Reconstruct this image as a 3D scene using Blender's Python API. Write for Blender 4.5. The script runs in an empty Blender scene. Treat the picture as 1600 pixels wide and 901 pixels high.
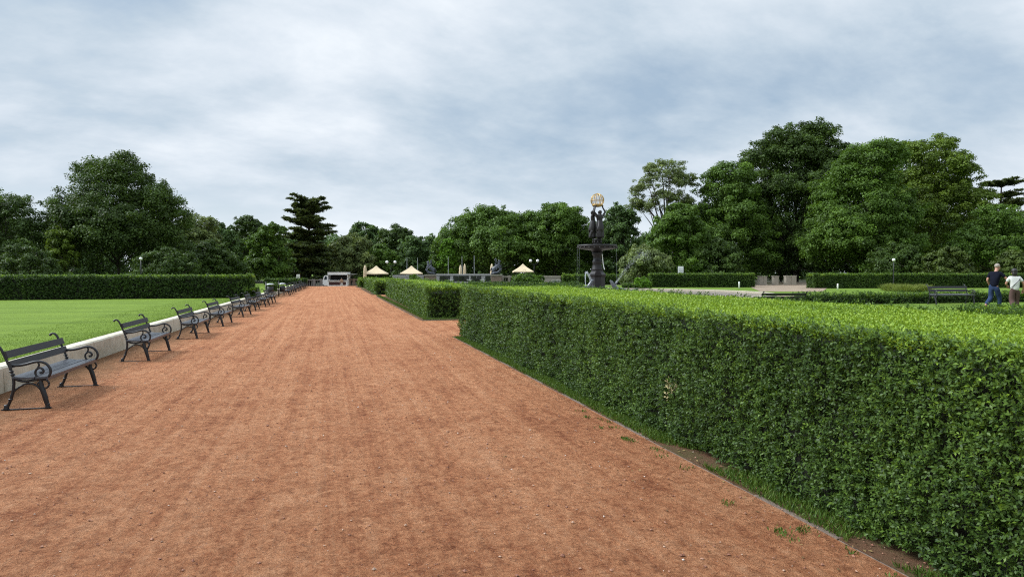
import bpy, math
import numpy as np
from mathutils import Vector, Matrix

rng = np.random.default_rng(11)
sc = bpy.context.scene
COL = sc.collection
PI = math.pi
R = math.radians

# ------------------------------------------------------------------ camera
FPX, YAW, PITCH, CAMH = 1040.0, R(15.325), R(1.4046), 1.95
cam_d = bpy.data.cameras.new('camera'); cam = bpy.data.objects.new('camera', cam_d); COL.objects.link(cam)
cam.location = (0, 0, CAMH); cam.rotation_euler = (PI/2 - PITCH, 0, -YAW)
cam_d.sensor_width = 36; cam_d.lens = 36*FPX/1600; cam_d.clip_start = 0.1; cam_d.clip_end = 3000
sc.camera = cam
CY, SY = math.cos(YAW), math.sin(YAW)
def at(px, D):
    """plan position of the thing seen in photo column px at D metres along the view axis"""
    lat = (px - 800)/FPX*D
    return (lat*CY + D*SY, D*CY - lat*SY)
def hz(y, D):
    """height of photo row y at distance D"""
    return CAMH + (425.0 - y)*D/FPX

# ------------------------------------------------------------------ materials
def nodes(name):
    m = bpy.data.materials.new(name); m.use_nodes = True
    nt = m.node_tree; nt.nodes.clear()
    out = nt.nodes.new('ShaderNodeOutputMaterial')
    return m, nt, out
def N(nt, t, **kw):
    n = nt.nodes.new(t)
    for k, v in kw.items():
        if k[0] == '_': n.inputs[k[1:].replace('_', ' ')].default_value = v
        else: setattr(n, k, v)
    return n
def ramp(nt, fac, stops):
    r = nt.nodes.new('ShaderNodeValToRGB'); e = r.color_ramp.elements
    while len(e) < len(stops): e.new(0.5)
    for q, (p, c) in zip(e, stops): q.position = p; q.color = (*c, 1)
    nt.links.new(fac, r.inputs[0]); return r.outputs[0]
def noise(nt, vec, scale, detail=5, rough=.6, dist=0.):
    n = N(nt, 'ShaderNodeTexNoise', _Scale=scale, _Detail=detail, _Roughness=rough, _Distortion=dist)
    if vec is not None: nt.links.new(vec, n.inputs['Vector'])
    return n.outputs['Fac']
def mapping(nt, vec, s):
    m = N(nt, 'ShaderNodeMapping'); m.inputs['Scale'].default_value = s; nt.links.new(vec, m.inputs[0]); return m.outputs[0]
def mix(nt, fac, a, b, mode='MIX'):
    m = N(nt, 'ShaderNodeMix', data_type='RGBA', blend_type=mode)
    for s, v in ((0, fac), (6, a), (7, b)):
        if isinstance(v, (int, float)): m.inputs[s].default_value = v
        elif isinstance(v, tuple): m.inputs[s].default_value = (*v, 1)
        else: nt.links.new(v, m.inputs[s])
    return m.outputs[2]
def plain(name, col, rough=.6, metal=0., var=.25, scale=8., bump=0., spec=.5):
    m, nt, out = nodes(name)
    p = N(nt, 'ShaderNodeBsdfPrincipled', _Roughness=rough, _Metallic=metal); p.inputs['Specular IOR Level'].default_value = spec
    tc = N(nt, 'ShaderNodeTexCoord')
    f = noise(nt, tc.outputs['Object'], scale)
    c = ramp(nt, f, [(.25, tuple(v*(1-var) for v in col)), (.75, tuple(min(1, v*(1+var)) for v in col))])
    nt.links.new(c, p.inputs['Base Color'])
    if bump:
        b = N(nt, 'ShaderNodeBump', _Strength=bump, _Distance=.02); nt.links.new(noise(nt, tc.outputs['Object'], scale*6), b.inputs['Height'])
        nt.links.new(b.outputs[0], p.inputs['Normal'])
    nt.links.new(p.outputs[0], out.inputs[0]); return m
def leafmat(name, stops, transl=.3, rough=.45, spec=.3):
    m, nt, out = nodes(name)
    a = N(nt, 'ShaderNodeAttribute', attribute_name='tint')
    c = ramp(nt, a.outputs['Fac'], stops)
    p = N(nt, 'ShaderNodeBsdfPrincipled', _Roughness=rough); p.inputs['Specular IOR Level'].default_value = spec
    t = N(nt, 'ShaderNodeBsdfTranslucent')
    nt.links.new(c, p.inputs['Base Color'])
    nt.links.new(mix(nt, 1., c, (1.3, 1.25, .6), 'MULTIPLY'), t.inputs['Color'])
    ms = N(nt, 'ShaderNodeMixShader'); ms.inputs[0].default_value = transl
    nt.links.new(p.outputs[0], ms.inputs[1]); nt.links.new(t.outputs[0], ms.inputs[2])
    nt.links.new(ms.outputs[0], out.inputs[0]); return m

M = {}
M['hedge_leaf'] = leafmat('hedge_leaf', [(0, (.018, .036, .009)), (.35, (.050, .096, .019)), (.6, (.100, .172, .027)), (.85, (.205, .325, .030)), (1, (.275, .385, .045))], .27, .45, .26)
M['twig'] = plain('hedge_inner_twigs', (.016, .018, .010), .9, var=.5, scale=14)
M['pale_leaf'] = plain('withered_leaf', (.42, .36, .17), .7)
def treeleaf(name, base):
    b = np.array(base)*np.array((2.0, 1.82, .96))
    return leafmat(name, [(0, tuple(b*.45)), (.5, tuple(b)), (1, tuple(b*np.array((1.75, 1.65, 1.4))))], .28, .5, .25)
M['leaf_dark'] = treeleaf('leaf_dark', (.029, .056, .019))
M['leaf_mid'] = treeleaf('leaf_mid', (.042, .085, .021))
M['leaf_fresh'] = treeleaf('leaf_fresh', (.055, .125, .020))
M['leaf_yellow'] = treeleaf('leaf_yellow', (.058, .098, .022))
M['leaf_olive'] = treeleaf('leaf_olive', (.038, .062, .022))
M['leaf_grey'] = treeleaf('leaf_grey', (.080, .115, .075))
M['leaf_blue'] = treeleaf('leaf_blue', (.040, .078, .040))
M['needle'] = treeleaf('needle', (.040, .060, .034))
M['bark'] = plain('bark', (.055, .042, .032), .9, var=.4, scale=5, bump=.6)
M['birch_bark'] = plain('grey_bark', (.11, .10, .085), .9, var=.4, scale=5, bump=.4)
M['iron'] = plain('black_cast_iron', (.012, .012, .014), .42, var=.3, scale=30)
M['slat'] = plain('sky_sheen_slat', (.060, .062, .072), .36, var=.18, scale=5, bump=.08)  # seat slats: bluish grey sky reflection put into the base colour
def weather(m):
    nt = m.node_tree; p = next(n for n in nt.nodes if n.type == 'BSDF_PRINCIPLED'); src = p.inputs['Base Color'].links[0].from_socket
    oi = N(nt, 'ShaderNodeObjectInfo'); mr = N(nt, 'ShaderNodeMapRange'); mr.inputs['To Min'].default_value = .75; mr.inputs['To Max'].default_value = 1.3; nt.links.new(oi.outputs['Random'], mr.inputs['Value'])
    tc = N(nt, 'ShaderNodeTexCoord'); g = ramp(nt, noise(nt, mapping(nt, tc.outputs['Object'], (40, 1.2, 40)), 2.5, 6, .7), [(.3, (.7, .7, .7)), (.62, (1.15, 1.13, 1.1))])
    v = mix(nt, 1., src, g, 'MULTIPLY'); vm = N(nt, 'ShaderNodeVectorMath', operation='SCALE'); nt.links.new(v, vm.inputs[0]); nt.links.new(mr.outputs[0], vm.inputs['Scale']); nt.links.new(vm.outputs[0], p.inputs['Base Color'])
M['slat2'] = plain('charcoal_painted_slat', (.020, .019, .022), .5, var=.2, scale=5, bump=.08)
weather(M['slat']); weather(M['slat2'])
M['bronze'] = plain('dark_bronze', (.015, .012, .012), .45, .2, .5, 6)
M['bronze_blue'] = plain('weathered_blue_bronze', (.055, .062, .078), .4, .2, .6, 5)
M['bronze_wet'] = plain('wet_grey_bronze', (.10, .105, .115), .25, .3, .5, 9)
M['gold'] = plain('gilded_metal', (.50, .33, .12), .42, 1., .15, 12)
M['stone'] = plain('pale_stone', (.29, .26, .205), .85, var=.18, scale=3, bump=.3)
M['cream_stone'] = plain('sandy_stone', (.36, .32, .24), .85, var=.22, scale=4, bump=.3)
M['greystone'] = plain('weathered_grey_stone', (.17, .165, .155), .9, var=.3, scale=3, bump=.3)
M['brown_stone'] = plain('brown_stone', (.22, .16, .12), .85, var=.25, scale=3, bump=.3)
M['white'] = plain('white_paint', (.84, .84, .82), .45, var=.05, scale=4)
M['offwhite'] = plain('dull_white_plaster', (.38, .37, .35), .8, var=.1, scale=4)
M['glass'] = plain('dark_glass', (.03, .04, .05), .08, var=.1)
M['black'] = plain('black_plastic', (.012, .012, .013), .5)
M['lidgrey'] = plain('light_grey_steel', (.42, .44, .44), .35, .3, .1)
M['canvas'] = plain('cream_canvas', (.62, .50, .33), .85, var=.06, scale=3)
M['pole'] = plain('grey_pole', (.22, .24, .24), .5)
M['skin'] = plain('skin', (.42, .21, .145), .55, var=.1)
M['navy'] = plain('navy_cloth', (.007, .008, .016), .85, var=.25, scale=12, spec=.08)
M['denim'] = plain('denim', (.028, .045, .10), .85, var=.3, scale=12, spec=.08)
M['whitecloth'] = plain('white_cloth', (.58, .57, .55), .85, var=.06, spec=.08)
M['browncloth'] = plain('brown_cloth', (.095, .058, .052), .85, var=.15, scale=10, spec=.08)
M['beigecloth'] = plain('beige_cloth', (.32, .20, .12), .85)
M['hair'] = plain('dark_hair', (.012, .009, .008), .5)
M['greyhair'] = plain('grey_hair', (.30, .25, .215), .7)
M['shoe'] = plain('dark_shoe', (.03, .028, .03), .6)
M['counter'] = plain('dark_red_panel', (.06, .018, .016), .5)
M['rubber'] = plain('rubber', (.015, .015, .015), .8)
def lampmat():
    return plain('opal_globe', (.85, .84, .82), .25, var=.02)
M['opal'] = lampmat()

def cream_wall():
    m, nt, out = nodes('cream_render'); tc = N(nt, 'ShaderNodeTexCoord'); o = tc.outputs['Object']
    p = N(nt, 'ShaderNodeBsdfPrincipled', _Roughness=.85)
    c = ramp(nt, noise(nt, o, 2.2, 6, .65), [(.3, (.44, .385, .28)), (.6, (.60, .55, .44)), (.8, (.66, .61, .50))])
    st = ramp(nt, noise(nt, mapping(nt, o, (3, 3, .4)), 3, 4), [(.52, (1, 1, 1)), (.75, (.62, .58, .5))])
    c = mix(nt, .65, c, st, 'MULTIPLY')
    nt.links.new(c, p.inputs['Base Color'])
    b = N(nt, 'ShaderNodeBump', _Strength=.35, _Distance=.01); nt.links.new(noise(nt, o, 40), b.inputs['Height']); nt.links.new(b.outputs[0], p.inputs['Normal'])
    nt.links.new(p.outputs[0], out.inputs[0]); return m
M['cream'] = cream_wall()

def path_mat():
    m, nt, out = nodes('red_crushed_brick'); tc = N(nt, 'ShaderNodeTexCoord'); o = tc.outputs['Object']
    p = N(nt, 'ShaderNodeBsdfPrincipled', _Roughness=.95); p.inputs['Specular IOR Level'].default_value = .15
    big = noise(nt, mapping(nt, o, (1, .55, 1)), .8, 6, .62, .4)
    med = noise(nt, mapping(nt, o, (1, .7, 1)), 3.2, 8, .72, .8)
    fine = noise(nt, o, 16, 9, .84, .6)
    trk = noise(nt, mapping(nt, o, (2.6, .035, 1)), 2.0, 4, .7)
    a = N(nt, 'ShaderNodeMath', operation='MULTIPLY_ADD'); nt.links.new(big, a.inputs[0]); a.inputs[1].default_value = .45
    b2 = N(nt, 'ShaderNodeMath', operation='MULTIPLY'); nt.links.new(med, b2.inputs[0]); b2.inputs[1].default_value = .75; nt.links.new(b2.outputs[0], a.inputs[2])
    a2 = N(nt, 'ShaderNodeMath', operation='MULTIPLY_ADD'); nt.links.new(fine, a2.inputs[0]); a2.inputs[1].default_value = 1.1; nt.links.new(a.outputs[0], a2.inputs[2])
    a3 = N(nt, 'ShaderNodeMath', operation='MULTIPLY_ADD'); nt.links.new(trk, a3.inputs[0]); a3.inputs[1].default_value = .62; nt.links.new(a2.outputs[0], a3.inputs[2])
    c = ramp(nt, a3.outputs[0], [(.70, (.235, .077, .033)), (.92, (.405, .163, .074)), (1.0, (.505, .228, .110)), (1.0, (.57, .288, .155))])
    e = c.node.color_ramp.elements
    # ramp input is above 1 in places: rescale
    sc_ = N(nt, 'ShaderNodeMapRange'); sc_.inputs['From Min'].default_value = 1.13; sc_.inputs['From Max'].default_value = 1.76
    nt.links.new(a3.outputs[0], sc_.inputs['Value']); nt.links.new(sc_.outputs[0], c.node.inputs[0])
    for q, pos in zip(e, (.12, .38, .62, .9)): q.position = pos
    # speckle of pale and dark grit
    v = N(nt, 'ShaderNodeTexVoronoi', _Scale=95.); nt.links.new(o, v.inputs['Vector'])
    sp = N(nt, 'ShaderNodeSeparateColor'); nt.links.new(v.outputs['Color'], sp.inputs[0])
    near = N(nt, 'ShaderNodeMath', operation='LESS_THAN'); nt.links.new(v.outputs['Distance'], near.inputs[0]); near.inputs[1].default_value = .34
    gt = N(nt, 'ShaderNodeMath', operation='GREATER_THAN'); nt.links.new(sp.outputs[0], gt.inputs[0]); gt.inputs[1].default_value = .93
    mm = N(nt, 'ShaderNodeMath', operation='MULTIPLY'); nt.links.new(near.outputs[0], mm.inputs[0]); nt.links.new(gt.outputs[0], mm.inputs[1])
    mk = N(nt, 'ShaderNodeMath', operation='MULTIPLY'); nt.links.new(mm.outputs[0], mk.inputs[0]); mk.inputs[1].default_value = .55
    tl = N(nt, 'ShaderNodeMapRange', interpolation_type='SMOOTHSTEP'); tb = noise(nt, mapping(nt, o, (1.1, .05, 1)), 2.2, 2, .5)
    ab = N(nt, 'ShaderNodeMath', operation='PINGPONG'); mu = N(nt, 'ShaderNodeMath', operation='MULTIPLY'); nt.links.new(tb, mu.inputs[0]); mu.inputs[1].default_value = 9.; nt.links.new(mu.outputs[0], ab.inputs[0]); ab.inputs[1].default_value = .5
    tl.inputs['From Min'].default_value = .0; tl.inputs['From Max'].default_value = .09; tl.inputs['To Min'].default_value = .26; tl.inputs['To Max'].default_value = 0; nt.links.new(ab.outputs[0], tl.inputs['Value'])
    c = mix(nt, tl.outputs[0], c, (.42, .215, .115))
    gr_ = ramp(nt, noise(nt, o, 48, 3, .7), [(.32, (.52, .48, .45)), (.5, (1, 1, 1)), (.68, (1.0, 1.0, 1.0))]); gr2 = ramp(nt, noise(nt, mapping(nt, o, (1, .8, 1)), 9, 5, .75, .5), [(.36, (.64, .58, .55)), (.54, (1, 1, 1))])
    c = mix(nt, .9, mix(nt, .85, c, gr_, 'MULTIPLY'), gr2, 'MULTIPLY')
    c2 = mix(nt, mk.outputs[0], c, (.55, .36, .25))
    gt2 = N(nt, 'ShaderNodeMath', operation='LESS_THAN'); nt.links.new(sp.outputs[1], gt2.inputs[0]); gt2.inputs[1].default_value = .09
    mm2 = N(nt, 'ShaderNodeMath', operation='MULTIPLY'); nt.links.new(near.outputs[0], mm2.inputs[0]); nt.links.new(gt2.outputs[0], mm2.inputs[1])
    mk2 = N(nt, 'ShaderNodeMath', operation='MULTIPLY'); nt.links.new(mm2.outputs[0], mk2.inputs[0]); mk2.inputs[1].default_value = .6
    c3 = mix(nt, mk2.outputs[0], c2, (.10, .040, .025))
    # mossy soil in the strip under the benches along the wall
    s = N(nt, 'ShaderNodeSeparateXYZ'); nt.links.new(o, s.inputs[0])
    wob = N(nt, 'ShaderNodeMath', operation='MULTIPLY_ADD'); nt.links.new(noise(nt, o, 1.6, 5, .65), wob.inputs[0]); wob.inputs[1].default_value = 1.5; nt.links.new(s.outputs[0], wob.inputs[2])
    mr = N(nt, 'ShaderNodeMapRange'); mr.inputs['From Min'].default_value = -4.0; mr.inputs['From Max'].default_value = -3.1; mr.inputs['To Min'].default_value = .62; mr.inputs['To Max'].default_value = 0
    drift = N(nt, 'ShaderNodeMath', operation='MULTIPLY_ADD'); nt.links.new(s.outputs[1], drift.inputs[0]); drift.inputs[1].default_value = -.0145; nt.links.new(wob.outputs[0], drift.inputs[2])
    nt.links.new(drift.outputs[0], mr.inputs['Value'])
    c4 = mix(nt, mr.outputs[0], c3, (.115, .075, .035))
    nt.links.new(c4, p.inputs['Base Color'])
    h = N(nt, 'ShaderNodeMath', operation='ADD'); nt.links.new(fine, h.inputs[0]); nt.links.new(mm.outputs[0], h.inputs[1])
    h2 = N(nt, 'ShaderNodeMath', operation='ADD'); nt.links.new(h.outputs[0], h2.inputs[0]); nt.links.new(med, h2.inputs[1])
    b = N(nt, 'ShaderNodeBump', _Strength=1., _Distance=.055); nt.links.new(h2.outputs[0], b.inputs['Height']); nt.links.new(b.outputs[0], p.inputs['Normal'])
    nt.links.new(p.outputs[0], out.inputs[0]); return m
M['path'] = path_mat()

def grass_mat(name, cols, stretch=(1, 1, 1), sc0=.5):
    m, nt, out = nodes(name); tc = N(nt, 'ShaderNodeTexCoord'); o = tc.outputs['Object']
    p = N(nt, 'ShaderNodeBsdfPrincipled', _Roughness=.9); p.inputs['Specular IOR Level'].default_value = .15
    big = noise(nt, mapping(nt, o, stretch), sc0, 6, .65, .3); fine = noise(nt, mapping(nt, o, stretch), 22, 5, .8)
    a = N(nt, 'ShaderNodeMath', operation='MULTIPLY_ADD'); nt.links.new(fine, a.inputs[0]); a.inputs[1].default_value = .6; nt.links.new(big, a.inputs[2])
    s = N(nt, 'ShaderNodeMath', operation='SUBTRACT'); nt.links.new(a.outputs[0], s.inputs[0]); s.inputs[1].default_value = .3
    c = ramp(nt, s.outputs[0], [(.25, cols[0]), (.5, cols[1]), (.75, cols[2])])
    nt.links.new(c, p.inputs['Base Color'])
    b = N(nt, 'ShaderNodeBump', _Strength=.8, _Distance=.03); nt.links.new(noise(nt, o, 45, 4, .8), b.inputs['Height']); nt.links.new(b.outputs[0], p.inputs['Normal'])
    nt.links.new(p.outputs[0], out.inputs[0]); return m
M['lawn'] = grass_mat('mown_grass', ((.085, .138, .014), (.130, .200, .020), (.175, .255, .030)), (.45, 1.6, 1), .55)
M['meadow'] = grass_mat('park_grass', ((.075, .13, .016), (.115, .185, .022), (.16, .235, .032)))
M['verge'] = grass_mat('verge_soil', ((.16, .070, .040), (.115, .066, .036), (.075, .080, .024)), (1, .6, 1), 3.0)
M['soil'] = grass_mat('woodland_soil', ((.018, .016, .010), (.03, .03, .016), (.04, .05, .02)))
M['gravel'] = grass_mat('beige_gravel', ((.22, .165, .115), (.28, .215, .155), (.33, .26, .195)))
M['kerb'] = plain('weathered_concrete', (.155, .112, .085), .95, var=.45, scale=9, bump=.8)

def water_mat():
    m, nt, out = nodes('shallow_water'); tc = N(nt, 'ShaderNodeTexCoord'); o = tc.outputs['Object']
    p = N(nt, 'ShaderNodeBsdfPrincipled', _Roughness=.22); p.inputs['Specular IOR Level'].default_value = .35
    c = ramp(nt, noise(nt, o, .6, 5, .6), [(.3, (.24, .20, .165)), (.7, (.32, .265, .22))]); nt.links.new(c, p.inputs['Base Color'])
    b = N(nt, 'ShaderNodeBump', _Strength=.9, _Distance=.05); nt.links.new(noise(nt, o, 5, 4, .7), b.inputs['Height']); nt.links.new(b.outputs[0], p.inputs['Normal'])
    nt.links.new(p.outputs[0], out.inputs[0]); return m
M['water'] = water_mat()
def jet_mat():
    m, nt, out = nodes('falling_water')
    p = N(nt, 'ShaderNodeBsdfPrincipled', _Roughness=.3); p.inputs['Base Color'].default_value = (.75, .8, .83, 1); p.inputs['Alpha'].default_value = .26
    nt.links.new(p.outputs[0], out.inputs[0]); return m
M['jet'] = jet_mat()

# ------------------------------------------------------------------ mesh helpers
def tag(o, label=None, cat=None, group=None, kind=None):
    if label: o['label'] = label
    if cat: o['category'] = cat
    if group: o['group'] = group
    if kind: o['kind'] = kind
    return o
def empty(name, loc, rz=0., label=None, cat=None, group=None, s=1.):
    o = bpy.data.objects.new(name, None); COL.objects.link(o); o.location = loc; o.rotation_euler = (0, 0, rz); o.scale = (s, s, s)
    o.empty_display_size = .2
    return tag(o, label, cat, group)
def link(name, me, parent=None):
    o = bpy.data.objects.new(name, me); COL.objects.link(o); o.parent = parent; return o
def copy_tree(o, parent=None):
    c = o.copy(); COL.objects.link(c); c.parent = parent
    for ch in list(o.children): copy_tree(ch, c)
    return c

class MB:
    def __init__(s): s.v = []; s.f = []; s.mi = []; s.sm = []
    def add(s, vs, fs, mi=0, smooth=False):
        b = len(s.v); s.v += [tuple(v) for v in vs]
        for f in fs: s.f.append([b+i for i in f]); s.mi.append(mi); s.sm.append(smooth)
        return s
    def box(s, c, d, mi=0, rz=0., rx=0., ry=0., taper=1.):
        m = Matrix.Translation(c) @ Matrix.Rotation(rz, 4, 'Z') @ Matrix.Rotation(ry, 4, 'Y') @ Matrix.Rotation(rx, 4, 'X')
        hx, hy, hh = d[0]/2, d[1]/2, d[2]/2
        b = min(hx, hy, hh)*.12 if min(hx, hy, hh) > .004 else 0
        vs = []; lv = [(-hh, -b, 1), (-hh+b, 0, 1), (hh-b, 0, taper), (hh, -b, taper)]
        for z, e, t in lv:
            x, y = (hx+e)*t, (hy+e)*t
            vs += [(-x+b, -y, z), (x-b, -y, z), (x, -y+b, z), (x, y-b, z), (x-b, y, z), (-x+b, y, z), (-x, y-b, z), (-x, -y+b, z)]
        fs = [list(range(7, -1, -1)), list(range(24, 32))]
        for k in range(3):
            for i in range(8): j = (i+1) % 8; fs.append([k*8+i, k*8+j, k*8+8+j, k*8+8+i])
        return s.add([m @ Vector(v) for v in vs], fs, mi)
    def tube(s, pts, rad, seg=8, mi=0, cap=True, flat=1.):
        P = [Vector(p) for p in pts]; n = len(P); rr = rad if isinstance(rad, (list, tuple)) else [rad]*n
        vs = []; fs = []; ref = None
        for i in range(n):
            t = (P[min(i+1, n-1)] - P[max(i-1, 0)]).normalized()
            if ref is None: ref = t.orthogonal().normalized()
            a = (ref - t*ref.dot(t)); a = a.normalized() if a.length > 1e-6 else t.orthogonal().normalized(); ref = a; b = t.cross(a)
            for k in range(seg):
                w = 2*PI*k/seg; vs.append(P[i] + a*math.cos(w)*rr[i] + b*math.sin(w)*rr[i]*flat)
        for i in range(n-1):
            for k in range(seg): q = (k+1) % seg; fs.append([i*seg+k, i*seg+q, (i+1)*seg+q, (i+1)*seg+k])
        if cap: fs += [list(range(seg-1, -1, -1)), list(range((n-1)*seg, n*seg))]
        return s.add(vs, fs, mi, True)
    def lathe(s, prof, seg=32, c=(0, 0, 0), mi=0, smooth=True, jit=0.):
        vs = []; fs = []; n = len(prof)
        for r, z in prof:
            for k in range(seg):
                w = 2*PI*(k+.5)/seg; rr = r*(1+jit*math.cos(8*w)); vs.append((c[0]+rr*math.cos(w), c[1]+rr*math.sin(w), c[2]+z))
        for i in range(n-1):
            for k in range(seg): q = (k+1) % seg; fs.append([i*seg+k, i*seg+q, (i+1)*seg+q, (i+1)*seg+k])
        fs += [list(range(seg-1, -1, -1)), list(range((n-1)*seg, n*seg))]
        return s.add(vs, fs, mi, smooth)
    def ball(s, c, r, mi=0, seg=14, sq=(1, 1, 1)):
        prof = [(max(1e-3, math.sin(PI*i/seg)), -math.cos(PI*i/seg)) for i in range(seg+1)]
        b = len(s.v); s.lathe(prof, seg+4, mi=mi)
        s.v[b:] = [(c[0]+x*r*sq[0], c[1]+y*r*sq[1], c[2]+z*r*sq[2]) for x, y, z in s.v[b:]]
        return s
    def mesh(s, name, mats):
        me = bpy.data.meshes.new(name); me.from_pydata(s.v, [], s.f)
        for m in (mats if isinstance(mats, (list, tuple)) else [mats]): me.materials.append(m)
        me.polygons.foreach_set('material_index', s.mi); me.polygons.foreach_set('use_smooth', s.sm); me.update(); return me
    def build(s, name, mats, parent=None): return link(name, s.mesh(name, mats), parent)

def spline(pts, n=8):
    P = [Vector(p) for p in pts]; out = []
    for i in range(len(P)-1):
        a, b, c, d = P[max(i-1, 0)], P[i], P[i+1], P[min(i+2, len(P)-1)]
        for k in range(n):
            t = k/n; out.append(.5*((2*b) + (c-a)*t + (2*a-5*b+4*c-d)*t*t + (3*b-a-3*c+d)*t**3))
    out.append(P[-1]); return out

def quad_mesh(name, V, mats, tint=None, mi=None):
    """V: (n,4,3) separate quads"""
    n = len(V); me = bpy.data.meshes.new(name)
    me.vertices.add(n*4); me.vertices.foreach_set('co', np.ascontiguousarray(V, np.float32).ravel())
    me.loops.add(n*4); me.loops.foreach_set('vertex_index', np.arange(n*4, dtype=np.int32))
    me.polygons.add(n); me.polygons.foreach_set('loop_start', np.arange(0, n*4, 4, dtype=np.int32))
    for m in mats: me.materials.append(m)
    if mi is not None: me.polygons.foreach_set('material_index', np.asarray(mi, np.int32))
    if tint is not None:
        a = me.attributes.new('tint', 'FLOAT', 'FACE'); a.data.foreach_set('value', np.asarray(tint, np.float32))
    me.update(calc_edges=True); return me
def nrm(a): return a/np.maximum(np.linalg.norm(a, axis=-1, keepdims=True), 1e-9)
def rdir(n): return nrm(rng.normal(size=(n, 3)))
def diamonds(P, t, Nn, L, W, fold=.25):
    """folded leaf from stalk P along t, face normal Nn"""
    L = np.broadcast_to(np.asarray(L, float), (len(P),))[:, None]; W = np.broadcast_to(np.asarray(W, float), (len(P),))[:, None]
    t = nrm(t); b = nrm(np.cross(Nn, t)); n2 = np.cross(t, b)
    mid = P + t*L*.45 + n2*W*fold
    return np.stack([P, mid + b*W*.5, P + t*L, mid - b*W*.5], 1)
def wob(p, f, seed):
    """smooth pseudo noise -1..1"""
    r = np.random.default_rng(seed); o = np.zeros(len(p))
    for i in range(5):
        k = r.normal(size=3); k = k/np.linalg.norm(k)*f*(1+.5*i); o += np.sin(p @ k + r.uniform(0, 6.28))/(1+.35*i)
    return o/2.6

# ------------------------------------------------------------------ terrain and ground sheets
def sst(a, b, x): t = np.clip((x-a)/(b-a), 0, 1); return t*t*(3-2*t)
def zg(X, Y):
    X = np.asarray(X, float); Y = np.asarray(Y, float)
    z = .2*sst(6.8, 9, X) + .25*sst(19.5, 24, X)*(1-sst(27, 40, Y))*sst(6.8, 9, X)
    d = sst(95.8, 98.5, Y)*(1-sst(34, 50, X))*sst(-90, -60, X)
    return z*(1-d) - .55*d
def grid_sheet(name, xs, ys, zf, mat, kind='structure'):
    X, Y = np.meshgrid(xs, ys); Z = zf(X, Y)
    v = np.stack([X, Y, Z], -1).reshape(-1, 3); nx = len(xs); f = []
    for j in range(len(ys)-1):
        for i in range(nx-1): a = j*nx+i; f.append((a, a+1, a+nx+1, a+nx))
    me = bpy.data.meshes.new(name); me.from_pydata(v.tolist(), [], f); me.materials.append(mat); me.polygons.foreach_set('use_smooth', [True]*len(f))
    o = link(name, me); return tag(o, kind=kind)
far = [-900, -400, -200]
grid_sheet('ground', np.array(far+list(np.arange(-100, 5, 7.))+list(np.arange(5, 30, .5))+list(np.arange(30, 110, 5.))+[150, 260, 500, 900]),
           np.array([-200, -60, -20]+list(np.arange(-10, 60, 2.5))+list(np.arange(60, 94, 4.))+list(np.arange(94, 100, .5))+[104, 112, 125, 160, 220, 400, 900]),
           lambda X, Y: zg(X, Y)-.012, M['meadow'])
gd = bpy.data.objects['ground'].data; gd.materials.append(M['soil'])
for p_ in gd.polygons:
    cx_, cy_, _z = p_.center; D_ = cx_*SY+cy_*CY
    if D_ > 92.6 or (cx_ < -9 and cy_ > 45): p_.material_index = 1
    if D_ > 200: p_.material_index = 0
def poly_sheet(name, pts, z, mat, kind='structure'):
    mb = MB(); mb.add([(x, y, z) for x, y in pts], [list(range(len(pts)))]); return tag(mb.build(name, mat), kind=kind)
WX = lambda Y: -5.1 + .0145*(Y-12)            # face line of the low wall
# path with a faintly uneven surface
def path_sheet():
    xs = np.linspace(0, 1, 90); ys = np.concatenate([np.arange(-4, 20, .12), np.arange(20, 45, .4), np.arange(45, 95.8, 1.5), [95.8, 96.5, 97.2, 98.5, 103]])
    T, Y = np.meshgrid(xs, ys); X = (WX(Y)-.05)*(1-T) + (3.55+.005*np.maximum(Y-20, 0))*T
    p = np.stack([X.ravel(), Y.ravel(), 0*X.ravel()], 1)
    z = .006*wob(p, 2.2, 1) + .004*wob(p, 9, 2) + .003*wob(p, 22, 3)
    z = z.reshape(X.shape)*np.clip(np.minimum(T, 1-T)*20, 0, 1) + zg(X*0, Y) + .006
    v = np.stack([X, Y, z], -1).reshape(-1, 3); nx = len(xs)
    i = np.arange(nx-1)[None]; j = np.arange(len(ys)-1)[:, None]*nx; a = (i+j).ravel()
    f = np.stack([a, a+1, a+nx+1, a+nx], 1)
    me = bpy.data.meshes.new('path'); me.from_pydata(v.tolist(), [], f.tolist()); me.materials.append(M['path']); me.polygons.foreach_set('use_smooth', [True]*len(f))
    return tag(link('path', me), kind='structure')
path_sheet()
poly_sheet('side_path', [(3.5, 19.9), (6.7, 19.9), (6.7, 26.6), (3.5, 26.6)], .003, M['path'])
poly_sheet('side_path', [(3.5, 54.5), (6.7, 54.5), (6.7, 57.8), (3.5, 57.8)], .003, M['path'])
poly_sheet('plaza', [(-6, 99), (34, 99), (34, 107), (-6, 107)], -.515, M['gravel'])

# lawn behind the wall
def lawn():
    mb = MB(); ys = list(np.arange(-8, 95, 3.))
    vs = []; fs = []
    for y in ys: vs += [(WX(y)-.27, y, .415), (-75 if y < 45 else -17, y, .415)]
    for i in range(len(ys)-1): fs.append([2*i, 2*i+2, 2*i+3, 2*i+1])
    mb.add(vs, fs); return tag(mb.build('lawn', M['lawn']), kind='structure')
lawn()
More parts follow.
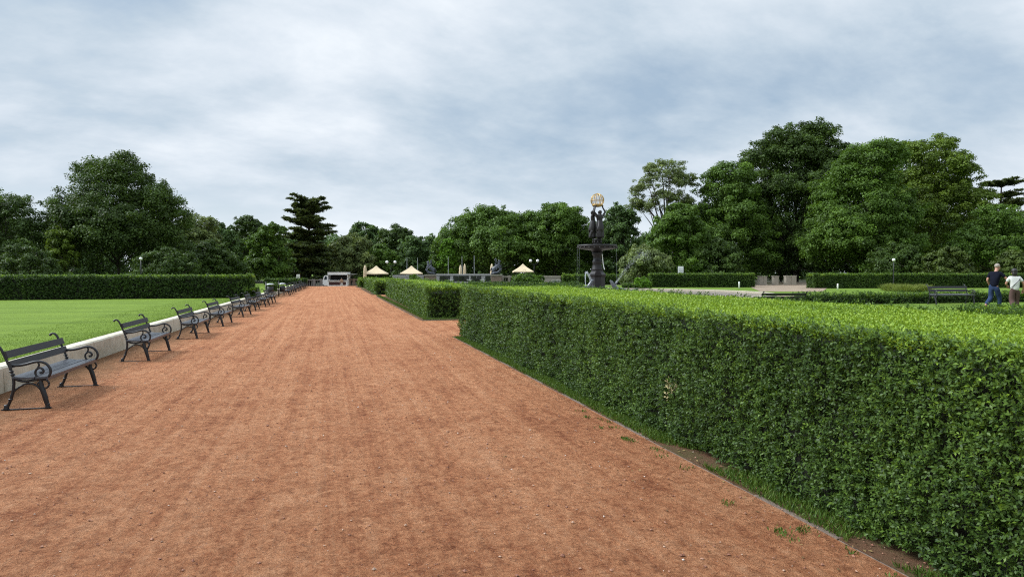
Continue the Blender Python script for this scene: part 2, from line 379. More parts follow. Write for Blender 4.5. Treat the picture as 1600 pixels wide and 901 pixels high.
# low cream wall with coping
def wall():
    mb = MB(); step = 4.1
    for i, y in enumerate(np.arange(-8, 92, step)):
        x0, x1 = WX(y), WX(y+step); d = .011
        for (xa, xb, za, zb, g) in ((-.27, 0, -.05, .425, d),):
            v = [(x0+xa, y+g, za), (x0+xb+.02, y+g, za), (x1+xb+.02, y+step-g, za), (x1+xa, y+step-g, za)]
            top = [(x0+xa, y+g, zb), (x0+xb-.03, y+g, zb), (x1+xb-.03, y+step-g, zb), (x1+xa, y+step-g, zb)]
            mid = [(x0+xa, y+g, zb-.02), (x0+xb, y+g, zb-.03), (x1+xb, y+step-g, zb-.03), (x1+xa, y+step-g, zb-.02)]
            mb.add(v+mid+top, [[0, 1, 5, 4], [1, 2, 6, 5], [2, 3, 7, 6], [3, 0, 4, 7], [4, 5, 9, 8], [5, 6, 10, 9], [6, 7, 11, 10], [7, 4, 8, 11], [8, 9, 10, 11]])
    return tag(mb.build('low_wall', M['cream']), 'long low cream rendered wall running behind the benches beside the lawn', 'wall')
wall()

# beds under the path-side hedges, edged with a thin concrete kerb
def bed(name, x0, x1, y0, y1):
    poly_sheet(name, [(x0-.042, y0), (x1, y0), (x1, y1), (x0-.042, y1)], .011, M['verge'])
    mb = MB(); w = .05; h = .026
    for y in np.arange(y0, y1, 1.0):
        e = min(1.0, y1-y); mb.box((x0-w/2+.007*math.sin(y*3.1), y+e/2, h/2-.017-.012*abs(math.sin(y*1.7))), (w, e-.012, h+.02), rz=.008*math.sin(y*5.3))
    n = max(1, int(x1-x0))
    for yy in (y0-w/2, y1+w/2):
        for k in range(n): L = (x1-x0)/n; mb.box((x0-w/2+L*(k+.5), yy, h/2-.015), (L-.008, w, h+.02))
    tag(mb.build('kerb', M['kerb']), kind='structure')
bed('verge', 3.60, 7.35, -3, 19.55)
bed('verge', 3.58, 6.85, 26.9, 54.4)
bed('verge', 3.50, 6.85, 57.9, 83.5)
bed('verge', 3.36, 6.85, 86, 93)

# grass blades and stones
def blades(name, P, h, mat):
    n = len(P); t = nrm(np.stack([rng.normal(0, .45, n), rng.normal(0, .45, n), np.ones(n)], 1))
    Nn = rdir(n); V = diamonds(P, t, Nn, h, .008+.004*rng.random(n), .3)
    me = quad_mesh(name, V, [mat], rng.beta(2, 2, n)); return tag(link(name, me), kind='stuff')
M['blade'] = leafmat('grass_blade', [(0, (.03, .06, .012)), (.5, (.075, .14, .02)), (1, (.17, .24, .05))], .3, .5, .25)
def verge_points():
    y = rng.uniform(2.6, 19.5, 26000); x = 3.57 + rng.random(26000)**.9*.36
    p = np.stack([x, y, 0*x+.008], 1); q = wob(p*np.array([1, .6, 1]), 3.4, 21)
    keep = q > np.interp(y, [2.6, 5, 9, 19.5], [-.12, -.3, -.8, -1.2])
    return p[keep]
vp = verge_points(); blades('verge_grass', vp, .03+.05*rng.random(len(vp)), M['blade'])
y = rng.uniform(27, 56, 9000); p = np.stack([3.7+.3*rng.random(9000), y, 0*y+.008], 1)
x2 = rng.uniform(3.7, 6.8, 2500); p2 = np.stack([x2, 26.95+.55*rng.random(2500), 0*x2+.008], 1)
p = np.concatenate([p, p2]); blades('verge_grass', p, .05+.06*rng.random(len(p)), M['blade'])
# stray tufts on the path edge
c = np.stack([rng.uniform(3.15, 3.5, 22), rng.uniform(3, 9, 22)], 1); ii = rng.integers(0, 22, 500)
p = np.concatenate([c[ii]+rng.normal(0, .035, (500, 2)), np.full((500, 1), .008)], 1); p = p[p[:, 0] < 3.5]; blades('verge_grass', p, .02+.02*rng.random(len(p)), M['blade'])
# lawn blades along the visible front of the lawn
M['lawnblade'] = leafmat('lawn_blade', [(0, (.07, .12, .015)), (.5, (.11, .18, .02)), (1, (.16, .235, .03))], .3, .6, .2)
nb = 30000; yy = 11+ 32*rng.random(nb)**1.5; xx = WX(yy)-.28-rng.random(nb)**2*2.5
blades('lawn_grass', np.stack([xx, yy, 0*xx+.412], 1), .012+.016*rng.random(nb), M['lawnblade'])
def litter():
    n = 420; y = rng.uniform(2.8, 19, n)**1.0; x = np.where(rng.random(n) < .75, 3.72-np.abs(rng.normal(0, .16, n)), rng.uniform(1.5, 3.5, n)); z = np.where(x > 3.56, .020, .014)
    me = quad_mesh('leaf_litter', diamonds(np.stack([x, y, z], 1), nrm(rng.normal(0, 1, (n, 3))*np.array([1, 1, .12])), nrm(np.array([0, 0, 1.])+rng.normal(0, .3, (n, 3))), .018+.022*rng.random(n), .014+.008*rng.random(n), .2), [leafmat('fallen_leaf', [(0, (.06, .035, .018)), (.5, (.17, .10, .045)), (1, (.30, .22, .09))], .1, .7, .2)], rng.random(n))
    return tag(link('leaf_litter', me), kind='stuff')
litter()
def pebbles():
    n = 9000; y = 2.2 + 22*rng.random(n)**2.0; x = rng.uniform(-4.8, 3.95, n)
    r = .0028+.0115*rng.random(n)**4; P = np.stack([x, y, np.where(x > 3.5, .014, .008)+r*.45], 1)
    base = np.array([[1, 0, 0], [-1, 0, 0], [0, 1, 0], [0, -1, 0], [0, 0, .75], [0, 0, -.75]], float)
    quads = [(0, 2, 4, 4), (2, 1, 4, 4), (1, 3, 4, 4), (3, 0, 4, 4)]
    V = base[None]*r[:, None, None]*(1+.45*rng.normal(size=(n, 6, 1)).clip(-1, 1.2)); w = rng.uniform(0, 6.28, n)
    X = V[..., 0]*np.cos(w)[:, None]-V[..., 1]*np.sin(w)[:, None]; Y = V[..., 0]*np.sin(w)[:, None]+V[..., 1]*np.cos(w)[:, None]
    V = np.stack([X, Y, V[..., 2]], -1)+P[:, None]
    me = bpy.data.meshes.new('pebbles'); F = []
    b = np.arange(n)*6
    tri = np.array([(0, 2, 4), (2, 1, 4), (1, 3, 4), (3, 0, 4), (2, 0, 5), (1, 2, 5), (3, 1, 5), (0, 3, 5)])
    F = (b[:, None, None]+tri[None]).reshape(-1, 3)
    me.from_pydata(V.reshape(-1, 3).tolist(), [], F.tolist())
    a = me.attributes.new('tint', 'FLOAT', 'FACE'); a.data.foreach_set('value', np.repeat(rng.random(n)**1.5, 8).astype(np.float32))
    me.materials.append(leafmat('brick_pebble', [(0, (.22, .10, .065)), (.55, (.36, .19, .125)), (.86, (.46, .32, .23)), (1, (.66, .56, .48))], 0, .8, .2))
    return tag(link('pebbles', me), kind='stuff')
pebbles()

# ------------------------------------------------------------------ hedges
def hedge(label, x0, x1, y0, y1, z0, H, zones, loc=(0, 0), rz=0., tint=(.37, .84), group='trimmed hedges', inner=.10, name='hedge', bulge=.05, cat='hedge', pale=0, ends=(1, 1), back=.6, grow=1.):
    """zones: (ya, yb, leaf length, sprigs per m2 on the sides, on the top)"""
    Vs = []; Ts = []; seed = int(abs(x0*13+y0*7+x1*3)) % 997
    def sprigs(P, Nf, L, top):
        if not top:                                    # thin spots and holes in the clipped side
            P0 = P; gp = .6*wob(P, 5.5, seed+11) + .6*wob(P*np.array([1, 1, .6]), 13, seed+12); keep = (gp > -.60) | (rng.random(len(P)) < .42); P = P[keep]; Nf = Nf[keep]
        n = len(P)
        d = (wob(P, 2.6, seed)*bulge + wob(P, 9, seed+1)*bulge*.7)*(.35 if top else 1.)
        P = P + Nf*(d - .01 - L*2.0 - (.04 if top else .13)*rng.random(n)**2)[:, None]
        ax = nrm(Nf*1.0 + np.array([0, 0, .55]) + rng.normal(0, .45, (n, 3)))
        u = nrm(np.cross(ax, rdir(n))); w = np.cross(ax, u); k = 7
        hgt = (P[:, 2]-z0)/H
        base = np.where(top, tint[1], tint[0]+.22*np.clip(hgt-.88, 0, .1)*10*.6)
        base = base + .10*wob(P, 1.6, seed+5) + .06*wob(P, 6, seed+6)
        sp = rng.normal(0, .09, n)
        for i in range(k):
            f = (i+.5)/k; ang = i*2.4; rad = u*math.cos(ang)+w*math.sin(ang)
            t = nrm(ax*(.35+.6*f) + rad + rng.normal(0, .25, (n, 3)))
            Nn = nrm(ax*1.0 - rad*.3 + np.array([0, 0, .4]) + rng.normal(0, .35, (n, 3)))
            ll = L*(1.05-.35*abs(f-.45))*(.75+.5*rng.random(n))
            Vs.append(diamonds(P + ax*(f*L*2.1*grow)[..., None] if np.ndim(f*L) else P + ax*(f*L*2.1*grow), t, Nn, ll, ll*.52, .22))
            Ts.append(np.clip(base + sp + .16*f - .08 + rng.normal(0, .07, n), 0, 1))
    for ya, yb, L, ds, dt in zones:
        ln = yb-ya
        for X, s, q in ((x0, -1, 1.), (x1, 1, back)):
            n = int(ln*H*ds*q)
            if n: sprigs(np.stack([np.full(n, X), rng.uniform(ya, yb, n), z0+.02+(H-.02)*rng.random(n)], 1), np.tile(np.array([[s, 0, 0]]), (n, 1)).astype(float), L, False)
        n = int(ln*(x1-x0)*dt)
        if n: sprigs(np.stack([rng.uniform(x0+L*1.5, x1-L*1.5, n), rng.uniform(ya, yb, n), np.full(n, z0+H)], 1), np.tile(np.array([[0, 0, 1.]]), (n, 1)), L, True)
    for Y, s, zn, on in ((y0, -1, zones[0], ends[0]), (y1, 1, zones[-1], ends[1])):
        n = int((x1-x0)*H*zn[3]*on)
        if n: sprigs(np.stack([rng.uniform(x0, x1, n), np.full(n, Y), z0+.02+(H-.02)*rng.random(n)], 1), np.tile(np.array([[0, s, 0.]]), (n, 1)), zn[2], False)
    V = np.concatenate(Vs); T = np.concatenate(Ts); mi = np.zeros(len(V), int)
    if pale:
        cpt = np.array([x0-.02, 6.9, .62]); d = np.linalg.norm((V[:, 0]-cpt)*np.array([.4, 1.5, .7]), axis=1); mi[(d < .10) & (rng.random(len(V)) < .75)] = 2
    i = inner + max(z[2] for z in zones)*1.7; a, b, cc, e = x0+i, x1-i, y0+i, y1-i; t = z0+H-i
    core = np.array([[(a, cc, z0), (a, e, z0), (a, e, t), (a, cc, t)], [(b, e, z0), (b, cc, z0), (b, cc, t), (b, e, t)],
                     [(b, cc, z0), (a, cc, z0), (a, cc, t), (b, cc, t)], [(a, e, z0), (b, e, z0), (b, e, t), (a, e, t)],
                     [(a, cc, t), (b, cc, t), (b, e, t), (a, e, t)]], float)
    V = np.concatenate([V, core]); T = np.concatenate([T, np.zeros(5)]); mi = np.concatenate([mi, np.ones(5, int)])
    o = link(name, quad_mesh(name, V, [M['hedge_leaf'], M['twig'], M['pale_leaf']], T, mi))
    o.location = (loc[0], loc[1], 0); o.rotation_euler = (0, 0, rz)
    return tag(o, label, cat, group)

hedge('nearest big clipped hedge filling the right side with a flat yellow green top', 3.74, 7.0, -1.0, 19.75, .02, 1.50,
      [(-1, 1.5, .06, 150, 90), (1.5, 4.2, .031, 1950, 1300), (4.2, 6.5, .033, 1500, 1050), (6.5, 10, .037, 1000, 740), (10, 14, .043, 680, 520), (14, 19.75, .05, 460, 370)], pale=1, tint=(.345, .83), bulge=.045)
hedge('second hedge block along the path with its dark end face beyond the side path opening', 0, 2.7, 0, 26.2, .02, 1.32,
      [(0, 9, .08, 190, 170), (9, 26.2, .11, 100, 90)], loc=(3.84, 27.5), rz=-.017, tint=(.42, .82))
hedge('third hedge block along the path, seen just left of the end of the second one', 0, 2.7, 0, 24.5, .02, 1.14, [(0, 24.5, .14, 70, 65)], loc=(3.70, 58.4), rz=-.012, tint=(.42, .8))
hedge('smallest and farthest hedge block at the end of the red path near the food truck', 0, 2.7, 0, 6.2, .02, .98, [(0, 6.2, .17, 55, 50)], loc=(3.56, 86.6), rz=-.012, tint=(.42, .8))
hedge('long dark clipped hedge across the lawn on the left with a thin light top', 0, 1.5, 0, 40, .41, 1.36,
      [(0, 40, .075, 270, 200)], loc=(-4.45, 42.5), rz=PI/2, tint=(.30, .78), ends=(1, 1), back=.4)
# right hand garden: hedges described by their own length axis
def hedge_line(label, pa, pb, th, z0, H, L, ds, dt, **kw):
    d = math.hypot(pb[0]-pa[0], pb[1]-pa[1]); a = math.atan2(pb[1]-pa[1], pb[0]-pa[0])
    # local +Y runs from pa to pb, local +X is to the right of travel
    return hedge(label, 0, th, 0, d, z0, H, [(0, d, L, ds, dt)], loc=pa, rz=a-PI/2, **kw)
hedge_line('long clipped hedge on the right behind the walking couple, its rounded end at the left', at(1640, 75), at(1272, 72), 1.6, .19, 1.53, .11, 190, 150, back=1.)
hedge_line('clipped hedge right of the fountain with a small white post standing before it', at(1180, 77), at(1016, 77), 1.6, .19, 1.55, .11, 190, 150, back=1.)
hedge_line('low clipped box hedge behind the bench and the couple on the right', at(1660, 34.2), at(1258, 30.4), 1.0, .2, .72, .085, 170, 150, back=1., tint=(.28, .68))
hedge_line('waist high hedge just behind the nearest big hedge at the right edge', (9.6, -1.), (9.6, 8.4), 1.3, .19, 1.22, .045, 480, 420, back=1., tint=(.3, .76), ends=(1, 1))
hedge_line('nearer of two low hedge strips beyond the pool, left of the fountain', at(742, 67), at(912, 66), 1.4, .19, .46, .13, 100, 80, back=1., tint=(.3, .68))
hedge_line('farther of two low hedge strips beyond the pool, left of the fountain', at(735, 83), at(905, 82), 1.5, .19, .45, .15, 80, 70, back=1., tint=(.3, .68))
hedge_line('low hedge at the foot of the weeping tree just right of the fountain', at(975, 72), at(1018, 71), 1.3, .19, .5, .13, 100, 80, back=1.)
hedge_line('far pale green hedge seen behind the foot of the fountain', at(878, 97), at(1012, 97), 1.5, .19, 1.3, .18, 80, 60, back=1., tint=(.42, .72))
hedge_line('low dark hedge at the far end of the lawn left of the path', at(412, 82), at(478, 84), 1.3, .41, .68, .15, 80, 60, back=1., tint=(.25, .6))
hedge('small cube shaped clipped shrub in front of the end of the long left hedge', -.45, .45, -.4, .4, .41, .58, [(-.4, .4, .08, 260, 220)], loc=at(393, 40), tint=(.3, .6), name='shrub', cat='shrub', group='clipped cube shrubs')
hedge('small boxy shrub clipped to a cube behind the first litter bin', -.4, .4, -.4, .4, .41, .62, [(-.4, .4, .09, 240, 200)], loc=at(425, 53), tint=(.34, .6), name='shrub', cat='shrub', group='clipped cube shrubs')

# ------------------------------------------------------------------ trees
def ell(n): return rdir(n)
def crown_mesh(lobes, nclump, rc, nleaf, leaf, mat, airy=0., droop=0., bottom=0., flat=.75):
    """lobes (k,6) ellipsoids relative to the base; returns mesh, clump centres"""
    lobes = np.asarray(lobes, float); vol = (lobes[:, 3]*lobes[:, 4]*lobes[:, 5])**.67; pick = rng.choice(len(lobes), nclump*2, p=vol/vol.sum())
    d = rdir(len(pick)); d[:, 2] = np.where(d[:, 2] < -.3, -d[:, 2]*.6, d[:, 2]); rad = np.where(rng.random(len(pick)) < .80, rng.uniform(.80, 1.02, len(pick)), rng.uniform(.35, .8, len(pick))); tuft = rng.random(len(pick)) < .24; rad = np.where(tuft, rng.uniform(1.02, 1.26, len(pick)), rad)
    Cc = lobes[pick, :3] + d*lobes[pick, 3:]*rad[:, None]
    deep = np.zeros(len(Cc))
    for l in lobes: deep = np.maximum(deep, 1-np.linalg.norm((Cc-l[:3])/l[3:], axis=1))
    keep = (deep < .38) & (Cc[:, 2] > bottom); Cc = Cc[keep][:nclump]; m = len(Cc); tuft = tuft[keep][:nclump]
    out = nrm(Cc - lobes[:, :3].mean(0))
    rcl = rc*rng.uniform(.6, 1.35, m)*np.where(tuft, .62, 1.); ct = rng.normal(0, .13, m)
    per = rng.multinomial(nleaf, rcl**2/(rcl**2).sum()); idx = np.repeat(np.arange(m), per); n = len(idx)
    dd = rdir(n); dd[:, 2] = np.where((dd[:, 2] < -.2) & (rng.random(n) < .6), -dd[:, 2], dd[:, 2])
    rr = rng.random(n)**(.45)
    off = dd*rr[:, None]*rcl[idx][:, None]; off[:, 2] *= flat
    off[:, 2] -= droop*np.linalg.norm(off[:, :2], axis=1)
    P = Cc[idx] + off + rng.normal(0, .06*rc, (n, 3))
    Nn = nrm(dd*.75 + out[idx]*.25 + np.array([0, 0, .35]) + rng.normal(0, .5, (n, 3)))
    t = nrm(np.cross(Nn, rdir(n)) - np.array([0, 0, .25+droop]))
    # inner foliage that closes the crown
    q = int(nleaf*.22*(1-airy)); pk = rng.choice(len(lobes), q, p=vol/vol.sum()); P2 = lobes[pk, :3] + rdir(q)*lobes[pk, 3:]*(rng.random((q, 1))**.5*.8); s2 = P2[:, 2] > bottom; P2 = P2[s2]; q = len(P2)
    P = np.concatenate([P, P2]); Nn = np.concatenate([Nn, nrm(rdir(q)+np.array([0, 0, .4]))]); t = np.concatenate([t, rdir(q)]); ct = np.append(ct, 0.); idx = np.append(idx, np.full(q, m)); n = n+q
    L = leaf*rng.uniform(.65, 1.4, n)
    V = diamonds(P, t, Nn, L, L*.62, .2)
    T = np.clip(.45 + ct[idx] + rng.normal(0, .13, n), 0, 1)
    return quad_mesh('crown', V, [mat], T), Cc
def auto_lobes(H, W, cb, shape, dep=None):
    dep = dep or W*.85; h = H-cb; L = []
    cz = cb + h*(.5 if shape != 'dome' else .42)
    L.append((0, 0, cz, W*.40, dep*.40, h*.44)); L.append((W*rng.uniform(-.06, .06), 0, cb+h*.68, W*.29, dep*.29, h*.27))
    k = {'round': 8, 'dome': 9, 'tall': 8, 'broken': 11, 'airy': 9}[shape]
    for i in range(k):
        a = 2*PI*i/k + rng.uniform(-.4, .4); u = rng.uniform(-.85, .95)
        if shape == 'dome': u = rng.uniform(-.95, .8)
        wid = math.sqrt(max(.08, 1-abs(u)**(2.2 if shape != 'tall' else 1.4)))
        if shape == 'dome' and u < 0: wid = 1
        r = W*rng.uniform(.15, .25)*(1.15 if u < .3 else .85)
        L.append((math.cos(a)*(W*.5-r)*wid, math.sin(a)*(dep*.5-r)*wid, cb+h*(.5+u*.5)*(1-r*.8/h)+(r*.3 if u < -.5 else 0), r, r, r*rng.uniform(.75, 1.05)))
    L.append((W*rng.uniform(-.1, .1), 0, H-W*.17, W*.24, W*.24, W*.17))
    return L
def limbs(mb, base_h, H, C, r0, nl, gnarl=.4):
    tp = [(0, 0, -.25), (r0*.15, 0, base_h*.5), (rng.normal(0, .2), rng.normal(0, .2), base_h), (rng.normal(0, gnarl), rng.normal(0, gnarl), base_h+(H-base_h)*.4), (rng.normal(0, gnarl), rng.normal(0, gnarl), base_h+(H-base_h)*.8)]
    sp = spline(tp, 5); mb.tube(sp, [r0*1.35 if i == 0 else r0*(1-.85*i/(len(sp)-1)) for i in range(len(sp))], 9)
    order = rng.permutation(len(C)); mains = []; chosen = []
    for i in order:                                   # a few spread out main limbs
        if all(np.linalg.norm(C[i]-C[q]) > H*.16 for q in chosen): chosen.append(i)
        if len(chosen) >= 10: break
    for i in chosen:
        c = C[i]; zt = np.clip(c[2]*rng.uniform(.3, .6), base_h*.9, H*.6); j = min(range(len(sp)), key=lambda q: abs(sp[q].z-zt)); a = sp[j]
        m = Vector((a.x+(c[0]-a.x)*.45, a.y+(c[1]-a.y)*.45, a.z+(c[2]-a.z)*.5)) + Vector(rng.normal(0, .3, 3))
        q = spline([a, m, Vector(c)], 6); ra = r0*rng.uniform(.38, .55); mb.tube(q, [ra*(1-.86*k/(len(q)-1)) for k in range(len(q))], 6, cap=False); mains.append((q, ra))
    pts = [(p_, ra*(1-.86*k/12), k) for q, ra in mains for k, p_ in enumerate(q) if k > 2]
    for i in order[:nl]:
        if i in chosen or not pts: continue
        c = Vector(C[i]); a, ra, _k = min(pts, key=lambda t: (t[0]-c).length + .6*max(0, t[0].z-c.z))
        q = spline([a, a.lerp(c, .5)+Vector(rng.normal(0, .2, 3))+Vector((0, 0, .2)), c], 4); r1 = max(.02, ra*.7); mb.tube(q, [r1*(1-.8*k/(len(q)-1)) for k in range(len(q))], 5, cap=False)
TREES = 'park trees round the garden'
def tree(name, label, px, D, top, W_px, mat, shape='round', cb=.12, ncl=None, nleaf=16000, leaf=None, rc=None, airy=0, droop=0, lobes=None, z=None, nl=26, bark='bark', r0=None, flat=.75, group=TREES):
    x, y = at(px, D); zz = float(zg(x, y)) if z is None else z
    H = hz(top, D)-zz; W = W_px*D/FPX
    e = empty(name, (x, y, zz), 0, label, 'tree' if name != 'bush' else 'bush', group)
    e.rotation_euler = (0, 0, -YAW)
    L = lobes(H, W) if lobes else auto_lobes(H*.97, W*.95, H*cb, shape)
    me, C = crown_mesh(L, int((ncl or 130)*2.0), (rc or W*.085)*.76, int(nleaf*2.1), leaf or .0029*D, M[mat], airy, droop, H*cb*.5, flat)
    mb = MB(); limbs(mb, H*max(cb, .12), H, C, r0 or max(.12, H*.02), nl)
    mb.build('trunk', M[bark], e); link('crown', me, e)
    return e

# left side
tree('broadleaf_tree', 'gappy dark tree at the left edge of the picture', 15, 68, 296, 170, 'leaf_dark', 'broken', .1, 105, 15000)
tree('broadleaf_tree', 'tall grey tipped tree half cut off by the left edge behind the gappy dark one', -45, 95, 280, 150, 'leaf_blue', 'round', .1, 100, 11000)
tree('oak_tree', 'big broad dark oak standing behind the long left hedge', 186, 72, 244, 222, 'leaf_dark', 'dome', .06, 240, 42000,
     lobes=lambda H, W: [(0, 0, H*.38, W*.42, W*.38, H*.34), (-W*.02, 0, H*.72, W*.26, W*.24, H*.22), (-W*.12, .5, H*.84, W*.14, W*.13, H*.12), (W*.06, 0, H*.87, W*.15, W*.14, H*.115),
                         (W*.24, 0, H*.62, W*.19, W*.18, H*.17), (W*.33, 0, H*.52, W*.16, W*.16, H*.14), (-W*.27, 0, H*.58, W*.17, W*.17, H*.17), (-W*.34, 0, H*.36, W*.15, W*.15, H*.15), (W*.36, 0, H*.3, W*.14, W*.14, H*.15), (0, -W*.25, H*.4, W*.3, W*.15, H*.25)])
tree('bush', 'lighter yellow green bushy tree low between the two dark trees on the left', 92, 66, 352, 62, 'leaf_yellow', 'round', .05, 45, 6000)
tree('broadleaf_tree', 'dull pale tree with thin feathery tips right of the big oak', 305, 84, 332, 95, 'leaf_grey', 'tall', .06, 80, 9000, rc=.9, bark='birch_bark')
tree('broadleaf_tree', 'slim grey green tree between the feathery one and the rounded pair left of the cedar', 345, 92, 346, 75, 'leaf_blue', 'tall', .06, 70, 8000)
tree('broadleaf_tree', 'dark topped tree behind the rounded green tree left of the cedar', 384, 112, 336, 96, 'leaf_dark', 'dome', .06, 75, 9000)
tree('broadleaf_tree', 'rounded mid green tree just left of the flat topped cedar', 420, 98, 347, 82, 'leaf_mid', 'dome', .05, 90, 12000)
tree('broadleaf_tree', 'low dark green tree filling the corner behind the far end of the left hedge', 330, 78, 372, 110, 'leaf_dark', 'dome', .05, 80, 10000)
tree('bush', 'dark rounded bush at the foot of the big oak right behind the left hedge', 255, 64, 385, 120, 'leaf_dark', 'dome', .04, 60, 8000)
tree('bush', 'dark low bush at the far left behind the long hedge', 40, 60, 375, 130, 'leaf_dark', 'dome', .04, 60, 8000)

def cedar(label, px, D, top, W_px, levels, seed_w=None, bare=.35, lean=0., group='flat topped cedars'):
    x, y = at(px, D); zz = float(zg(x, y)); H = hz(top, D)-zz; W = W_px*D/FPX
    e = empty('cedar_tree', (x, y, zz), -YAW, label, 'tree', group)
    mb = MB(); sp = spline([(0, 0, -.3), (.1, 0, H*.4), (lean*.5, .05, H*.75), (lean, 0, H*.97)], 6)
    mb.tube(sp, [H*.024*(1-.8*i/(len(sp)-1)) for i in range(len(sp))], 9)
    V = []; T = []
    for i in range(levels):
        f = i/(levels-1); z = H*(.10+.88*f) + rng.normal(0, .12)
        wl = W*.5*(.98 - .25*abs(f-.35)) * (1 if f < .8 else .92) * rng.uniform(.8, 1.08)
        nb = 9 if f < .55 else 7
        for b in range(nb):
            a = 2*PI*b/nb + rng.uniform(-.35, .35); r = wl*rng.uniform(.5, 1.08); dz = rng.normal(0, .55 if f < .85 else .2) + (.12*r if f > .5 else -.02*r)
            p0 = Vector((lean*f, 0, z-.35)); p1 = Vector((lean*f+math.cos(a)*r, math.sin(a)*r, z+dz))
            q = spline([p0, p0.lerp(p1, .5)+Vector((0, 0, .25)), p1], 3); mb.tube(q, [H*.007*(1-.8*k/6) for k in range(len(q))], 5, cap=False)
            npl = 4
            for k in range(npl):
                s = .38+.64*k/(npl-1); c = np.array(p0.lerp(p1, s))+np.array([rng.normal(0, .3), rng.normal(0, .3), .2])
                n = int((260 if f < .55 else 290)); rad = wl*.25*(1.15-.4*s)
                dd = rdir(n)*np.array([rad, rad, rad*.24])*(rng.random((n, 1))**.5)
                P = c+dd; P[:, 2] -= .03*(dd[:, 0]**2+dd[:, 1]**2)
                Nn = nrm(np.array([0, 0, 1.])+rng.normal(0, .45, (n, 3))); t = nrm(rdir(n)*np.array([1, 1, .3]))
                L = .0033*D*rng.uniform(.6, 1.4, n); V.append(diamonds(P, t, Nn, L, L*.42, .15)); T.append(np.clip(.4+rng.normal(0, .08)+rng.normal(0, .14, n), 0, 1))
    mb.build('trunk', M['bark'], e)
    link('crown', quad_mesh('crown', np.concatenate(V), [M['needle']], np.concatenate(T)), e)
    return e
cedar('tall flat topped dark cedar with layered branches left of the middle', 483, 106, 312, 88, 13)
cedar('dark flat topped cedar with a drooping limb at the right edge behind the big trees', 1562, 112, 287, 84, 9)

# middle
tree('willow_tree', 'grey green soft crowned willow right of the cedar behind the food truck', 548, 112, 362, 82, 'leaf_grey', 'dome', .05, 85, 11000, droop=.35)
tree('broadleaf_tree', 'round bright green tree behind the parasols left of the paired lamps', 597, 116, 380, 62, 'leaf_mid', 'round', .05, 60, 8500)
tree('broadleaf_tree', 'darker tree rising above the round bright one left of the middle gap', 622, 136, 350, 96, 'leaf_dark', 'dome', .05, 80, 9000)
tree('broadleaf_tree', 'far dark tree with an open top right of the willow', 572, 140, 346, 86, 'leaf_blue', 'dome', .06, 70, 7500)
tree('broadleaf_tree', 'mid green tree left of the low gap in the skyline', 646, 126, 367, 84, 'leaf_blue', 'dome', .05, 70, 9000)
tree('broadleaf_tree', 'lowest bluish tree in the gap in the middle of the skyline', 676, 150, 366, 76, 'leaf_blue', 'dome', .05, 60, 7500)
tree('broadleaf_tree', 'bright light green young tree at the left foot of the great middle tree', 700, 112, 372, 36, 'leaf_fresh', 'tall', .05, 45, 6500)
tree('maple_tree', 'great round green tree in the middle behind the two bronze groups', 766, 118, 321, 174, 'leaf_mid', 'round', .05, 190, 34000,
     lobes=lambda H, W: [(0, 0, H*.45, W*.4, W*.36, H*.38), (.02*W, 0, H*.82, W*.14, W*.14, H*.16), (-W*.16, 0, H*.72, W*.2, W*.2, H*.19), (W*.18, 0, H*.74, W*.18, W*.18, H*.17), (-W*.33, 0, H*.5, W*.17, W*.17, H*.2), (W*.34, 0, H*.5, W*.17, W*.17, H*.22), (-W*.38, 0, H*.25, W*.14, W*.14, H*.17), (W*.36, 0, H*.25, W*.14, W*.14, H*.18), (0, -W*.28, H*.4, W*.25, W*.14, H*.25)])
tree('maple_tree', 'second great round green tree, just left of the fountain', 866, 116, 317, 142, 'leaf_mid', 'round', .05, 150, 25000)
tree('broadleaf_tree', 'narrow green tree partly hidden behind the fountain column', 930, 122, 342, 80, 'leaf_mid', 'tall', .05, 60, 8000)
tree('broadleaf_tree', 'airy grey green tree right of the fountain figures', 970, 118, 314, 78, 'leaf_blue', 'broken', .06, 70, 7500, rc=1.0)
def fan(H, W): return [(-W*.2, 0, H*.6, W*.2, W*.2, H*.08), (W*.2, 0, H*.64, W*.2, W*.2, H*.08), (0, 0, H*.68, W*.25, W*.25, H*.08), (0, 0, H*.80, W*.36, W*.32, H*.13), (-W*.22, 0, H*.72, W*.25, W*.24, H*.12), (W*.22, 0, H*.76, W*.25, W*.24, H*.13), (0, 0, H*.89, W*.28, W*.26, H*.10), (-W*.38, 0, H*.58, W*.14, W*.14, H*.09)]
tree('acacia_tree', 'tall pale airy tree with bare limbs showing, high above its neighbours right of the fountain', 1037, 104, 246, 110, 'leaf_grey', 'airy', .3, 150, 12500, rc=.85, leaf=.21, lobes=fan, airy=1, nl=150, r0=.34, flat=.6)
tree('linden_tree', 'dense rounded dark green tree in front of the tall open crowned one', 1062, 92, 315, 118, 'leaf_mid', 'dome', .04, 140, 24000)
tree('weeping_tree', 'low pale weeping tree spreading beside the fountain spray', 1008, 84, 378, 92, 'leaf_grey', 'dome', .04, 70, 11000, droop=.55)
